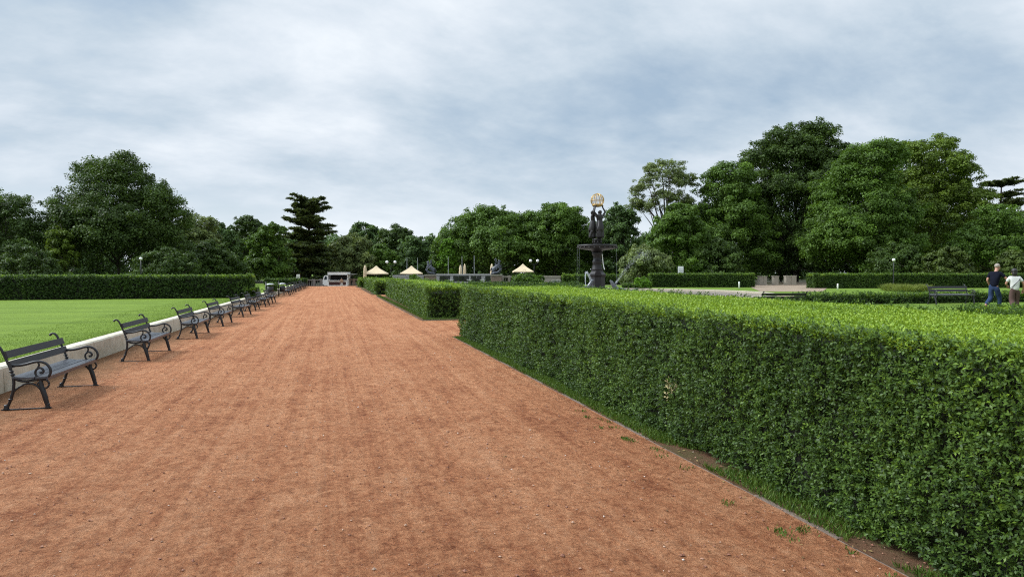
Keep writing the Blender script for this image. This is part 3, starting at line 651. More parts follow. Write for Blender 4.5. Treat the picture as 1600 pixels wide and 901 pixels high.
# right side
tree('oak_tree', 'mid height leafy oak between the rounded tree and the highest tree on the right', 1138, 104, 252, 165, 'leaf_mid', 'dome', .05, 170, 30000)
tree('oak_tree', 'highest dark oak with a ragged top right of the middle', 1243, 108, 192, 180, 'leaf_dark', 'round', .1, 240, 42000,
     lobes=lambda H, W: [(0, 0, H*.5, W*.42, W*.36, H*.34), (-W*.13, 0, H*.87, W*.16, W*.15, H*.11), (W*.17, 0, H*.90, W*.15, W*.14, H*.095), (-W*.28, 0, H*.72, W*.2, W*.2, H*.15), (W*.3, 0, H*.74, W*.18, W*.18, H*.14), (0, 0, H*.76, W*.25, W*.22, H*.15), (-W*.36, 0, H*.4, W*.16, W*.16, H*.2), (W*.36, 0, H*.4, W*.16, W*.16, H*.2)])
tree('oak_tree', 'full leafy green oak right of the highest one, in front of its neighbours', 1345, 94, 215, 190, 'leaf_mid', 'dome', .05, 260, 48000)
tree('ash_tree', 'yellowish green feathery tree with an open right edge, second from the right', 1455, 102, 205, 185, 'leaf_yellow', 'dome', .05, 230, 40000, rc=1.25)
tree('ash_tree', 'rounded green crown filling the notch between the leafy oak and the feathery tree', 1402, 118, 216, 120, 'leaf_mid', 'dome', .05, 120, 16000)
tree('bush', 'light green spreading bush under the feathery tree behind the long right hedge', 1475, 82, 385, 95, 'leaf_olive', 'dome', .04, 60, 9000)
tree('broadleaf_tree', 'low green tree at the right edge behind the walking couple', 1550, 92, 318, 150, 'leaf_mid', 'dome', .05, 100, 14000)
tree('bush', 'dull olive bush at the right edge above the head of the woman', 1592, 80, 386, 80, 'leaf_olive', 'dome', .04, 50, 7500)
tree('broadleaf_tree', 'dark lower tree filling the space under the two oaks behind the stone piers', 1300, 100, 330, 150, 'leaf_dark', 'dome', .1, 110, 15000)
tree('bush', 'dark shrub behind the clipped hedge left of the stone piers', 1120, 90, 372, 90, 'leaf_dark', 'dome', .04, 80, 11000)
tree('bush', 'dark shrubbery in the shade straight behind the stone piers', 1220, 113, 352, 150, 'leaf_dark', 'dome', .02, 90, 12000)
tree('bush', 'dark bush below the full leafy oak behind the long right hedge', 1395, 86, 380, 110, 'leaf_dark', 'dome', .04, 70, 10000)
tree('bush', 'spreading juniper in front of the third parasol', 824, 84, 426.5, 54, 'leaf_mid', 'dome', .02, 45, 5000, group='low garden shrubs', leaf=.25, flat=.4)
tree('bush', 'small round shrub in front of the second parasol', 648, 90, 429.5, 22, 'leaf_mid', 'dome', .02, 20, 2200, group='low garden shrubs', leaf=.22)
tree('bush', 'light green leafy shrub right of the fountain spray in front of the clipped hedge', 1003, 70, 433, 26, 'leaf_fresh', 'dome', .02, 26, 2600, group='low garden shrubs', leaf=.2)

# far wood seen only as a mass between and behind the park trees
def woodland():
    V = []; T = []
    for px in range(-160, 1800, 34):
        D = 165 + rng.uniform(-12, 25); x, y = at(px + rng.uniform(-10, 10), D); top = np.interp(px, [-160, 250, 560, 680, 760, 1000, 1150, 1500, 1800], [340, 360, 372, 384, 372, 360, 330, 335, 330])+rng.uniform(-5, 8)
        H = hz(top, D); W = rng.uniform(10, 13); me = None
        for k in range(46):
            c = np.array([x, y, H*.5]) + rdir(1)[0]*np.array([W*.5, W*.5, H*.47]); n = 110; dd = rdir(n)*(rng.random((n, 1))**.4)*1.7; P = c+dd
            Nn = nrm(dd+np.array([0, -.3, .5])+rng.normal(0, .5, (n, 3))); t = rdir(n); L = .75*rng.uniform(.7, 1.3, n)
            V.append(diamonds(P, t, Nn, L, L*.65)); T.append(np.clip(.45+rng.normal(0, .1)+rng.normal(0, .12, n), 0, 1))
    o = link('woodland', quad_mesh('woodland', np.concatenate(V), [M['leaf_blue']], np.concatenate(T)))
    return tag(o, kind='stuff')
woodland()

# ------------------------------------------------------------------ benches
def make_bench():
    e = empty('park_bench', (0, 0, 0))
    hl = .975
    for s in (-1, 1):
        Y = s*hl
        p = lambda pts: [(x, Y, z) for x, z in pts]
        mb = MB(); q = spline(p([(.0, .015), (.045, .12), (.085, .26), (.095, .42), (.06, .58), (.0, .74), (-.05, .86), (-.085, .905), (-.125, .915), (-.15, .895)]), 6)
        mb.tube(q, [.026 if i < 3 else .021 if i < 20 else .019 if i < 44 else .016 for i in range(len(q))], 8); mb.lathe([(.036, 0), (.038, .02), (.026, .045), (.03, .06), (.022, .08)], 10, (0.0, Y, 0)); mb.ball((-.15, Y, .893), .022, seg=8)
        for z in (.15, .50, .545): mb.lathe([(.024, -.012), (.031, 0), (.024, .012)], 10, (.055 if z < .3 else .085 if z < .52 else .07, Y, z))
        mb.build('backrest_post', M['iron'], e)
        mb = MB(); q = spline(p([(.51, .015), (.495, .10), (.465, .22), (.44, .31), (.43, .40), (.44, .45)]), 6)
        mb.tube(q, [.024+.012*math.sin(PI*min(1, i/24)) for i in range(len(q))], 8); mb.lathe([(.034, 0), (.036, .02), (.024, .045), (.029, .06), (.02, .08)], 10, (.51, Y, 0))
        ring = [(.475+.058*math.cos(a)*.95, Y, .352+.062*math.sin(a)) for a in np.linspace(0, 2*PI, 19)]; mb.tube(ring, .014, 7)
        ring = [(.42+.034*math.cos(a), Y, .345+.036*math.sin(a)) for a in np.linspace(0, 2*PI, 15)]; mb.tube(ring, .012, 7)
        mb.build('leg', M['iron'], e)
        mb = MB(); arm = [(.02, .665), (.08, .635), (.16, .628), (.26, .645), (.35, .67), (.43, .672), (.50, .64), (.545, .575), (.55, .505), (.52, .452), (.46, .428), (.40, .447), (.365, .50), (.372, .555), (.415, .585), (.455, .565), (.462, .525), (.435, .508), (.425, .53)]
        q = spline(p(arm), 5); mb.tube(q, [.019 if i < 45 else .016 for i in range(len(q))], 8); mb.tube(spline(p([(.395, .672), (.41, .63), (.40, .60), (.385, .575)]), 4), .013, 7)
        mb.build('armrest', M['iron'], e)
        mb = MB(); mb.tube(spline(p([(.09, .46), (.16, .415), (.26, .40), (.36, .415), (.45, .43), (.52, .435)]), 5), .019, 8)
        mb.tube(spline(p([(.055, .20), (.12, .285), (.22, .355), (.30, .365), (.38, .33), (.44, .25)]), 5), .014, 7)
        mb.build('seat_bracket', M['iron'], e)
        mb = MB(); mb.box((.25, Y, .010), (.62, .035, .012)); mb.build('ground_bar', M['iron'], e)
    L = 2.02
    mb = MB()
    for x, z, w, a in ((.155, .455, .135, .13), (.295, .446, .135, -.02), (.44, .446, .135, -.04)): mb.box((x, 0, z), (w, L, .03), 0, ry=a)
    mb.box((.520, 0, .436), (.018, L, .05), 0)
    mb.build('seat', M['slat'], e)
    mb = MB()
    for x, z in ((.036, .645), (-.010, .785)): mb.box((x+.03, 0, z), (.028, L, .105), 0, ry=-.32)
    mb.build('backrest', M['slat2'], e)
    return e
bench = make_bench()
used = [False]
def place_bench(x, y, z, rz, label, group):
    if used[0]: o = copy_tree(bench)
    else: o = bench; used[0] = True
    o.location = (x+rng.normal(0, .03), y, z); o.rotation_euler = (0, 0, rz+rng.normal(0, .014)); o['label'] = label; o['category'] = 'bench'; o['group'] = group
G1 = 'benches lined up along the low cream wall'
lab = ['black scroll arm bench nearest the camera, cut by the left edge of the picture', 'second bench from the camera in the row along the low cream wall', 'third bench from the camera in the row along the low cream wall',
       'fourth bench from the camera in the row along the low cream wall', 'fifth bench from the camera in the row along the low cream wall', 'sixth bench from the camera, third before the litter bins',
       'seventh bench from the camera, last but one before the litter bins', 'bench just in front of the litter bins, last of the near row']
for l, yy in zip(lab, (11.87, 17.1, 22.15, 26.65, 31.75, 36.3, 40.4, 44.5)):
    place_bench(-4.42+.0145*(yy-11), yy, .004, -.0145, l, G1)
lab = ['bench just beyond the second litter bin, first of the far row', 'second bench of the far row beyond the litter bins', 'third bench of the far row beyond the litter bins', 'fourth bench of the far row beyond the litter bins',
       'fifth bench of the far row beyond the litter bins', 'sixth bench of the far row, third from the balustrade', 'seventh bench of the far row, last but one before the balustrade', 'farthest bench of all, next to the balustrade at the end of the lawn']
for l, yy in zip(lab, (58.5, 62.8, 67.2, 71.6, 76.0, 80.4, 84.8, 89.4)):
    place_bench(-4.42+.0145*(yy-11), yy, .004, -.0145, l, 'far benches beyond the litter bins')
x, y = at(1225, 28.8); place_bench(x, y, float(zg(x, y)), R(95)-YAW, 'dark bench seen from behind, half hidden by the big hedge right of the pool', 'benches in the fountain garden')
x, y = at(1486, 31.2); place_bench(x, y+.2, float(zg(x, y)), R(-84)-YAW, 'dark bench in front of the low hedge, left of the walking couple', 'benches in the fountain garden')

# ------------------------------------------------------------------ litter bins
def make_bin():
    e = empty('litter_bin', (0, 0, 0))
    mb = MB(); mb.tube([(-.27, 0, -.1), (-.27, 0, 1.16)], .045, 10); mb.ball((-.27, 0, 1.17), .055, seg=8); mb.tube([(-.27, 0, .95), (0, 0, 1.0)], .02, 6); mb.build('post', M['black'], e)
    mb = MB(); mb.lathe([(.17, .36), (.2, .38), (.215, .84), (.19, .85), (.17, .42)], 20); mb.build('container', M['black'], e)
    mb = MB(); mb.lathe([(.27, .985), (.275, 1.0), (.2, 1.06), (.08, 1.09), (.01, 1.095)], 20); mb.build('lid', M['lidgrey'], e)
    return e
bn = make_bin(); x, y = at(422, 51); bn.location = (x, y, 0); bn.scale = (1.1, 1.1, 1.0); tag(bn, 'black litter bin with a pale lid close behind the last bench of the near row', 'litter bin', 'litter bins by the path')
b2 = copy_tree(bn); x, y = at(441, 53.5); b2.location = (x, y, 0); b2.scale = (1, 1, 1); b2['label'] = 'black litter bin on a tall post standing clear at the edge of the red path'

# ------------------------------------------------------------------ skinned figures
def skin(name, V, E, mat, levels=2, sub=(1, 1)):
    """V: dict joint -> (xyz, r); E: pairs"""
    ks = list(V); me = bpy.data.meshes.new(name); me.from_pydata([V[k][0] for k in ks], [(ks.index(a), ks.index(b)) for a, b in E], [])
    o = bpy.data.objects.new('tmp', me); COL.objects.link(o)
    o.modifiers.new('s', 'SKIN'); sub_ = o.modifiers.new('b', 'SUBSURF'); sub_.levels = levels; sub_.render_levels = levels
    for i, k in enumerate(ks):
        r = V[k][1]; sv = me.skin_vertices[0].data[i]; sv.radius = (r, r) if not isinstance(r, tuple) else r; sv.use_root = (i == 0)
    dg = bpy.context.evaluated_depsgraph_get(); m2 = bpy.data.meshes.new_from_object(o.evaluated_get(dg)); m2.name = name
    bpy.data.objects.remove(o); m2.materials.clear(); m2.materials.append(mat); m2.polygons.foreach_set('use_smooth', [True]*len(m2.polygons)); return m2
def chain(names): return list(zip(names[:-1], names[1:]))
def hand(V, E, wrist, side, wp, d, up):
    """palm and five fingers from wrist position wp along d; up = back of the hand side"""
    d = Vector(d).normalized(); u = Vector(up); u = (u - d*u.dot(d)).normalized(); s = d.cross(u)*side; wp = Vector(wp)
    pn = wrist+'p'; V[pn] = (tuple(wp+d*.055), (.036, .022)); E.append((wrist, pn))
    for i, (o, l) in enumerate(((-.028, .075), (-.009, .085), (.010, .08), (.028, .062))):
        a, b, c = (wrist+k+str(i) for k in 'abc'); q = wp+d*.09+s*o
        V[a] = (tuple(q), .0105); V[b] = (tuple(q+d*l*.5-u*.012), .0095); V[c] = (tuple(q+d*l*.85-u*.045), .008); E += [(pn, a), (a, b), (b, c)]
    a, b = wrist+'t', wrist+'u'; V[a] = (tuple(wp+d*.05-s*.045-u*.01), .0115); V[b] = (tuple(wp+d*.095-s*.055-u*.03), .0095); E += [(pn, a), (a, b)]

def person_body(H, pose):
    """pose: dict with kneeL, ankL, toeL, kneeR ..., elbL, wrL, elbR, wrR, headfwd, lean"""
    k = H/1.8; V = {}; E = []
    ln = pose.get('lean', .04)
    V['pel'] = ((0, 0, .97*k), .088*k); V['wst'] = ((0, ln*.4, 1.13*k), .095*k); V['chs'] = ((0, ln, 1.34*k), .125*k); V['nkb'] = ((0, ln*1.1, 1.49*k), .075*k); V['nck'] = ((0, ln*1.5+.01, 1.56*k), .055*k)
    hf = pose.get('head', .05)
    V['hd1'] = ((0, ln*1.5+hf*.6, 1.63*k), (.076*k, .085*k)); V['hd2'] = ((0, ln*1.5+hf*.7, 1.715*k), (.078*k, .095*k)); V['hd3'] = ((0, ln*1.5+hf*.6, 1.775*k), (.05*k, .06*k))
    E += chain(['pel', 'wst', 'chs', 'nkb', 'nck', 'hd1', 'hd2', 'hd3'])
    hy = ln*1.5+hf*.7
    V['nos'] = ((0, hy+.112*k, 1.675*k), .015*k); E.append(('hd1', 'nos'))
    for s, n in ((-1, 'L'), (1, 'R')):
        V['ear'+n] = ((s*.083*k, hy-.01, 1.69*k), .015*k); E.append(('hd2', 'ear'+n))
        V['sh'+n] = ((s*.175*k, ln*1.05, 1.45*k), .062*k); V['el'+n] = (pose['el'+n], .043*k); V['wr'+n] = (pose['wr'+n], .028*k)
        E += chain(['chs', 'sh'+n, 'el'+n, 'wr'+n])
        d = Vector(pose['wr'+n])-Vector(pose['el'+n]); hand(V, E, 'wr'+n, s, pose['wr'+n], d, (s*.8, .3, .5))
        V['hp'+n] = ((s*.09*k, 0, .90*k), .074*k); V['kn'+n] = (pose['kn'+n], .058*k); V['an'+n] = (pose['an'+n], .036*k); V['to'+n] = (pose['to'+n], .036*k)
        E += chain(['pel', 'hp'+n, 'kn'+n, 'an'+n, 'to'+n])
    return V, E
def grown(V, E, keys, g):
    W = {a: (V[a][0], tuple(r+g for r in V[a][1]) if isinstance(V[a][1], tuple) else V[a][1]+g) for a in keys}
    return W, [e for e in E if e[0] in W and e[1] in W]
def mid(V, a, b, t): return tuple(Vector(V[a][0]).lerp(Vector(V[b][0]), t))
def dress(e, V, E, top, bottom, sleeve=.75, wide=0., shoe='shoe', short=0.):
    W, F = grown(V, E, ['wst', 'chs', 'nkb', 'shL', 'shR'], .016)
    W['hem'] = (((V['pel'][0][0]+0), V['pel'][0][1], V['pel'][0][2]-.09), .165); W['wst'] = (W['wst'][0], .138); W = {'chs': W['chs'], **W}; F.append(('wst', 'hem'))
    for n in 'LR':
        W['sl'+n] = (mid(V, 'sh'+n, 'el'+n, sleeve), .066); F.append(('sh'+n, 'sl'+n))
    link('shirt', skin('shirt', W, F, M[top]), e)
    W, F = grown(V, E, ['pel', 'hpL', 'hpR', 'knL', 'knR', 'anL', 'anR'], .016)
    for n in 'LR': W['kn'+n] = (W['kn'+n][0], W['kn'+n][1]+.012+wide); W['an'+n] = (tuple(Vector(W['an'+n][0])+Vector((0, 0, -.01))), W['an'+n][1]+.018+wide)
    W['pel'] = (W['pel'][0], .135); W['bel'] = (mid(V, 'pel', 'wst', .5), .125); F.append(('pel', 'bel'))
    for n in 'LR': W['hp'+n] = (W['hp'+n][0], .108)
    link('trousers', skin('trousers', W, F, M[bottom]), e)
    for n in 'LR':
        a, t = Vector(V['an'+n][0]), Vector(V['to'+n][0]); h = a+Vector((0, -.03, -.05))
        if (t-a).length > .05:
            sh = {'a': (tuple(h), (.04, .042)), 'b': (tuple(h.lerp(t, .55)+Vector((0, 0, -.005))), (.045, .036)), 'c': (tuple(t+(t-a).normalized()*.03), (.04, .026))}
            link('shoe', skin('shoe', sh, chain('abc'), M[shoe]), e)
# man
hd = math.atan2(.62, .80)
def head_dir(rt, fw): # heading in world from right / away components
    v = Vector((CY*rt+SY*fw, -SY*rt+CY*fw)); return math.atan2(v.y, v.x)-PI/2
x, y = at(1553, 25.2); em = empty('person', (x, y, float(zg(x, y))), head_dir(.88, .47), 'man with short grey hair in a navy polo shirt and jeans walking right', 'person', 'couple walking in the garden')
P = dict(knR=(.10, .20, .53), anR=(.10, .20, .10), toR=(.10, .36, .045), knL=(-.10, .02, .52), anL=(-.10, -.34, .28), toL=(-.10, -.26, .12),
         elR=(.33, .20, 1.25), wrR=(.47, .38, 1.06), elL=(-.24, .02, 1.20), wrL=(-.22, .16, .98), lean=.10, head=.12)
V, E = person_body(1.80, P); link('body', skin('body', V, E, M['skin']), em); dress(em, V, E, 'navy', 'denim')
hy = .10*1.5+.12*.7
mb = MB(); mb.ball((0, hy-.022, 1.738), 1, seg=14, sq=(.088, .102, .092)); mb.build('hair', M['greyhair'], em)
# woman
x, y = at(1586, 24.6); ew = empty('person', (x, y, float(zg(x, y))), head_dir(.28, .96), 'woman with dark hair in a white top with a shoulder strap and brown trousers', 'person', 'couple walking in the garden')
P = dict(knR=(.085, .10, .47), anR=(.08, .05, .09), toR=(.08, .20, .04), knL=(-.085, .03, .46), anL=(-.08, -.2, .13), toL=(-.08, -.08, .04),
         elR=(.28, .0, 1.07), wrR=(.31, .12, .86), elL=(-.25, .10, 1.07), wrL=(-.15, .27, .98), lean=.04, head=.06)
V, E = person_body(1.60, P); link('body', skin('body', V, E, M['skin']), ew); dress(ew, V, E, 'whitecloth', 'browncloth', .7, .018)
k = 1.6/1.8; hy = .06+.06*.7
mb = MB(); mb.ball((0, hy-.025, 1.735*k), 1, seg=14, sq=(.098, .108, .10)); mb.ball((0, hy-.07, 1.62*k), 1, seg=12, sq=(.085, .06, .12)); mb.build('hair', M['hair'], ew)
mb = MB(); mb.tube(spline([(.12, .02, 1.40*k+.02), (.10, -.105, 1.36*k), (-.02, -.125, 1.22*k), (-.14, -.085, 1.06*k), (-.17, .02, 1.0*k)], 6), .014, 6, flat=.5); mb.build('bag_strap', M['navy'], ew)
# customer at the truck
x, y = at(534, 99.5); ec = empty('person', (x, y, float(zg(x, y))), head_dir(-.5, .85), 'person in a beige top standing at the counter of the white food truck', 'person')
P = dict(knR=(.09, .02, .48), anR=(.09, 0, .09), toR=(.09, .15, .04), knL=(-.09, .02, .48), anL=(-.09, 0, .09), toL=(-.09, .15, .04), elR=(.26, .05, 1.1), wrR=(.16, .25, 1.05), elL=(-.26, .0, 1.1), wrL=(-.25, .08, .86))
V, E = person_body(1.66, P); link('body', skin('body', V, E, M['skin']), ec); dress(ec, V, E, 'beigecloth', 'whitecloth')
mb = MB(); mb.ball((0, .075, 1.60), 1, seg=14, sq=(.09, .10, .095)); mb.build('hair', M['hair'], ec)

# ------------------------------------------------------------------ fountain
FD = 49.0; fx, fy = at(933, FD); fz = .20
# basin wall ring and water
basin = MB(); R0 = 12.3
basin.lathe([(R0-.45, .06), (R0-.45, .47), (R0-.40, .49), (R0+.02, .49), (R0+.06, .46), (R0+.06, .40), (R0, .38), (R0, -.3)], 96)
bo = basin.build('fountain_basin', M['cream_stone']); bo.data.polygons.foreach_set('use_smooth', [False]*len(bo.data.polygons)); bo.location = (fx, fy, 0)
# drop the two caps of the ring wall
import bmesh
bm = bmesh.new(); bm.from_mesh(bo.data); bmesh.ops.delete(bm, geom=[f for f in bm.faces if len(f.verts) > 8], context='FACES'); bm.to_mesh(bo.data); bm.free()
tag(bo, 'wide round stone basin wall around the fountain', 'basin')
w = MB(); w.add([(R0*.975*math.cos(a), R0*.975*math.sin(a), 0) for a in np.linspace(0, 2*PI, 96, endpoint=False)], [list(range(96))]); wo = w.build('water', M['water']); wo.location = (fx, fy, .36); tag(wo, kind='structure')
# gravel walk round the basin
mb = MB(); n = 96
ring = [(max(r*math.cos(a), 7.6-fx), r*math.sin(a), 0) for r in (R0-.05, 16.2) for a in np.linspace(0, 2*PI, n, endpoint=False)]
mb.add(ring, [[i, (i+1) % n, n+(i+1) % n, n+i] for i in range(n)]); go = mb.build('path', M['gravel']); go.location = (fx, fy, .208); tag(go, kind='structure')
p4 = [at(1188, 60), at(1285, 60), at(1300, 91.5), at(1165, 91.5)]
poly_sheet('path', [(x, y) for x, y in p4], .203, M['gravel'])

F = empty('fountain', (fx, fy, 0), -YAW, 'tall dark bronze fountain with maidens holding up a gilded globe over a wide bowl', 'fountain')
s = FD/FPX   # metres per photo pixel at the fountain
Z = lambda yy: hz(yy, FD)
# pedestal: octagonal base with moulding
mb = MB(); mb.lathe([(14.6*s, .1), (14.6*s, Z(452)), (13.6*s, Z(450.5)), (12.9*s, Z(448)), (12.6*s, Z(433)), (13.6*s, Z(431)), (14.4*s, Z(430)), (14.4*s, Z(428.6)), (12.2*s, Z(427)), (9.8*s, Z(424.5)), (9.4*s, Z(422))], 8, smooth=False); mb.build('pedestal', M['bronze'], F)
mb = MB(); mb.lathe([(9.2*s, Z(422.5)), (8.2*s, Z(420)), (7.2*s, Z(415)), (6.5*s, Z(411.5)), (7.4*s, Z(410.5)), (7.4*s, Z(408)), (6.4*s, Z(407)), (6.2*s, Z(403)), (6.4*s, Z(399)), (8.0*s, Z(398)), (8.2*s, Z(396)), (8.0*s, Z(393))], 28, jit=.02); mb.build('column', M['bronze'], F)
mb = MB(); mb.lathe([(8*s, Z(393.5)), (9.2*s, Z(391.5)), (17*s, Z(390.5)), (26*s, Z(389)), (30*s, Z(387.4)), (30.4*s, Z(386)), (31.2*s, Z(384.6)), (31.2*s, Z(383)), (30*s, Z(382.6)), (28.6*s, Z(383.6)), (12*s, Z(385.5)), (4*s, Z(385.5))], 48)
for i in range(24): a = 2*PI*i/24; mb.ball((30.6*s*math.cos(a), 30.6*s*math.sin(a), Z(387)), 1.5*s, seg=6)
mb.build('bowl', M['bronze'], F)
mb = MB(); mb.lathe([(6.6*s, Z(385.6)), (6.0*s, Z(381)), (6.4*s, Z(377)), (7.6*s, Z(375.5)), (7.6*s, Z(373.6)), (6.8*s, Z(373))], 24)
for i in range(8):
    a = 2*PI*i/8; mb.ball((6.4*s*math.cos(a), 6.4*s*math.sin(a), Z(378.5)), 1.3*s, seg=8, sq=(1, 1, 1.8))
mb.build('upper_pedestal', M['bronze'], F)
def maiden():
    V = {'pel': ((0, 0, .92), .125), 'wst': ((0, .01, 1.1), .10), 'chs': ((0, .02, 1.3), (.14, .11)), 'nck': ((0, .03, 1.47), .048), 'hd1': ((0, .05, 1.55), (.07, .08)), 'hd2': ((0, .04, 1.65), (.08, .09)), 'bun': ((0, -.06, 1.64), .05),
         'sk1': ((0, .0, .7), .165), 'sk2': ((.03, .03, .4), .15), 'sk3': ((.0, .02, .15), .16), 'sk4': ((0, .02, .02), .17)}
    E = chain(['pel', 'wst', 'chs', 'nck', 'hd1', 'hd2', 'bun']) + chain(['pel', 'sk1', 'sk2', 'sk3', 'sk4'])
    for q, n in ((-1, 'L'), (1, 'R')):
        V['sh'+n] = ((q*.17, .01, 1.4), .055); V['el'+n] = ((q*.30, -.02, 1.62), .042); V['wr'+n] = ((q*.20, -.08, 1.90), .03)
        E += chain(['chs', 'sh'+n, 'el'+n, 'wr'+n]); hand(V, E, 'wr'+n, q, V['wr'+n][0], (-q*.1, -.1, 1), (0, 1, 0))
        V['kn'+n] = ((q*.09, .1 if q > 0 else .04, .5), .08); V['ft'+n] = ((q*.09, .14, .05), .05); E += [('sk1', 'kn'+n), ('kn'+n, 'ft'+n)]
    return skin('maiden', V, E, M['bronze'])
mm = maiden(); zb = Z(373.2); hs = (Z(322.0)-zb)/1.98
for i in range(3):
    a = R(-90+28) + 2*PI*i/3; o = link('statue', mm, F); o.location = (math.cos(a)*.31, math.sin(a)*.31, zb); o.rotation_euler = (0, 0, a-PI/2); o.scale = (hs*1.38, hs*1.38, hs)
mb = MB(); gr = 10.2*s; gc = Z(313.4)
for i in range(7):
    a = PI*i/7+.2; mb.tube([(gr*math.sin(t)*math.cos(a), gr*math.sin(t)*math.sin(a), gc+gr*math.cos(t)) for t in np.linspace(0, 2*PI, 33)], .023, 6)
for zz_, r_ in ((.0, .016), (-.72, .07), (-.86, .06)):
    rr_ = gr*math.sqrt(1-zz_*zz_)*1.01; mb.tube([(rr_*math.cos(t), rr_*math.sin(t), gc+gr*zz_) for t in np.linspace(0, 2*PI, 33)], r_, 7)
mb.ball((0, 0, gc+gr*1.0), .05, seg=8); mb.build('globe', M['gold'], F)
# wet bronze sea creatures around the foot
def creature(name, label, px, D, flip, sc_):
    V = {'b': ((0, 0, .25), .22), 'c': ((.35, .05, .3), .2), 'd': ((.7, .1, .22), .15), 'e': ((1.05, .0, .3), .09), 'f': ((1.25, -.1, .5), .05), 'f2': ((1.35, .12, .42), .05), 'h': ((-.25, -.02, .55), .17), 'm': ((-.42, -.02, .85), .12), 'n': ((-.55, 0, 1.0), .06), 'w': ((.1, .35, .15), .12), 'w2': ((.3, .6, .08), .07), 'v': ((.1, -.35, .15), .12), 'v2': ((.35, -.6, .08), .07)}
    E = chain('bcdef') + [('e', 'f2')] + chain('bhmn') + [('b', 'w'), ('w', 'w2'), ('b', 'v'), ('v', 'v2')]
    o = link(name, skin(name, V, E, M['bronze_wet'])); x, y = at(px, D); o.location = (x, y, .34); o.rotation_euler = (0, 0, -YAW+(PI if flip else 0)); o.scale = (sc_,)*3
    return tag(o, label, 'sculpture', 'spouting sculptures in the basin')
creature('sea_creature', 'wet grey bronze sea creature left of the fountain foot with an upright jet', 915, 48, True, 1.1)
creature('sea_creature', 'wet grey bronze sea creature right of the fountain foot spouting to the right', 966, 46, False, 1.05)
# rocks and cherub like lumps at the foot of the pedestal
mb = MB()
for i in range(26):
    a = rng.uniform(0, 2*PI); r = rng.uniform(.75, 1.5); mb.ball((r*math.cos(a), r*math.sin(a), .36+rng.uniform(0, .25)*(1.6-r)), rng.uniform(.12, .30), seg=7, sq=(1, rng.uniform(.6, 1.2), rng.uniform(.5, .9)))
mb.build('rock_base', M['bronze_wet'], F)
# jets
def spray(name, label, px, D, pts, n, spread, wd):
    x, y = at(px, D); sp = np.array([tuple(v) for v in spline(pts, 12)]); k = len(sp); tt = rng.random(n); i = (tt*(k-1)).astype(int)
    P = sp[i] + rng.normal(0, 1, (n, 3))*(spread*(.15+tt)[:, None])
    V = diamonds(P, nrm(rdir(n)*.4+np.array([0, 0, -1.])), rdir(n), .05+.09*rng.random(n), wd, .2)
    o = link(name, quad_mesh(name, V, [M['jet']])); o.location = (x, y, .34); o.rotation_euler = (0, 0, -YAW)
    return tag(o, label, 'water jet', 'water jets of the fountain', 'stuff')
spray('water_jet', 'upright white water jet left of the fountain foot', 915, 48, [(0, 0, .7), (-.02, 0, 1.2), (.02, 0, 1.62), (.2, 0, 1.5), (.42, 0, .9), (.5, 0, .1)], 800, .05, .03)
spray('water_jet', 'wide fan of spray shooting up to the right of the fountain', 962, 45.5, [(0, 0, .9), (.5, 0, 1.6), (1.1, .1, 2.3), (1.8, .2, 2.9), (2.2, .3, 2.75)], 750, .17, .018)
mb = MB()
for i in range(4):
    a = (2.9, 3.5, .1, -.5)[i]; r = 31*s; zt = Z(384); zb_ = .38; mb.tube([(r*math.cos(a)*(1+.02*q), r*math.sin(a)*(1+.02*q), zt+(zb_-zt)*q*q) for q in np.linspace(0, 1, 8)], [.007*(1-.6*q) for q in np.linspace(0, 1, 8)], 5, cap=False)
mb.build('falling_water', M['jet'], F)
mb = MB(); mb.tube(spline([(.34, -.2, Z(397)), (.37, -.22, Z(405)), (.42, -.24, Z(414)), (.5, -.28, Z(421))], 5), [.035]*15+[.05], 6); mb.build('water_trickle', M['white'], F)

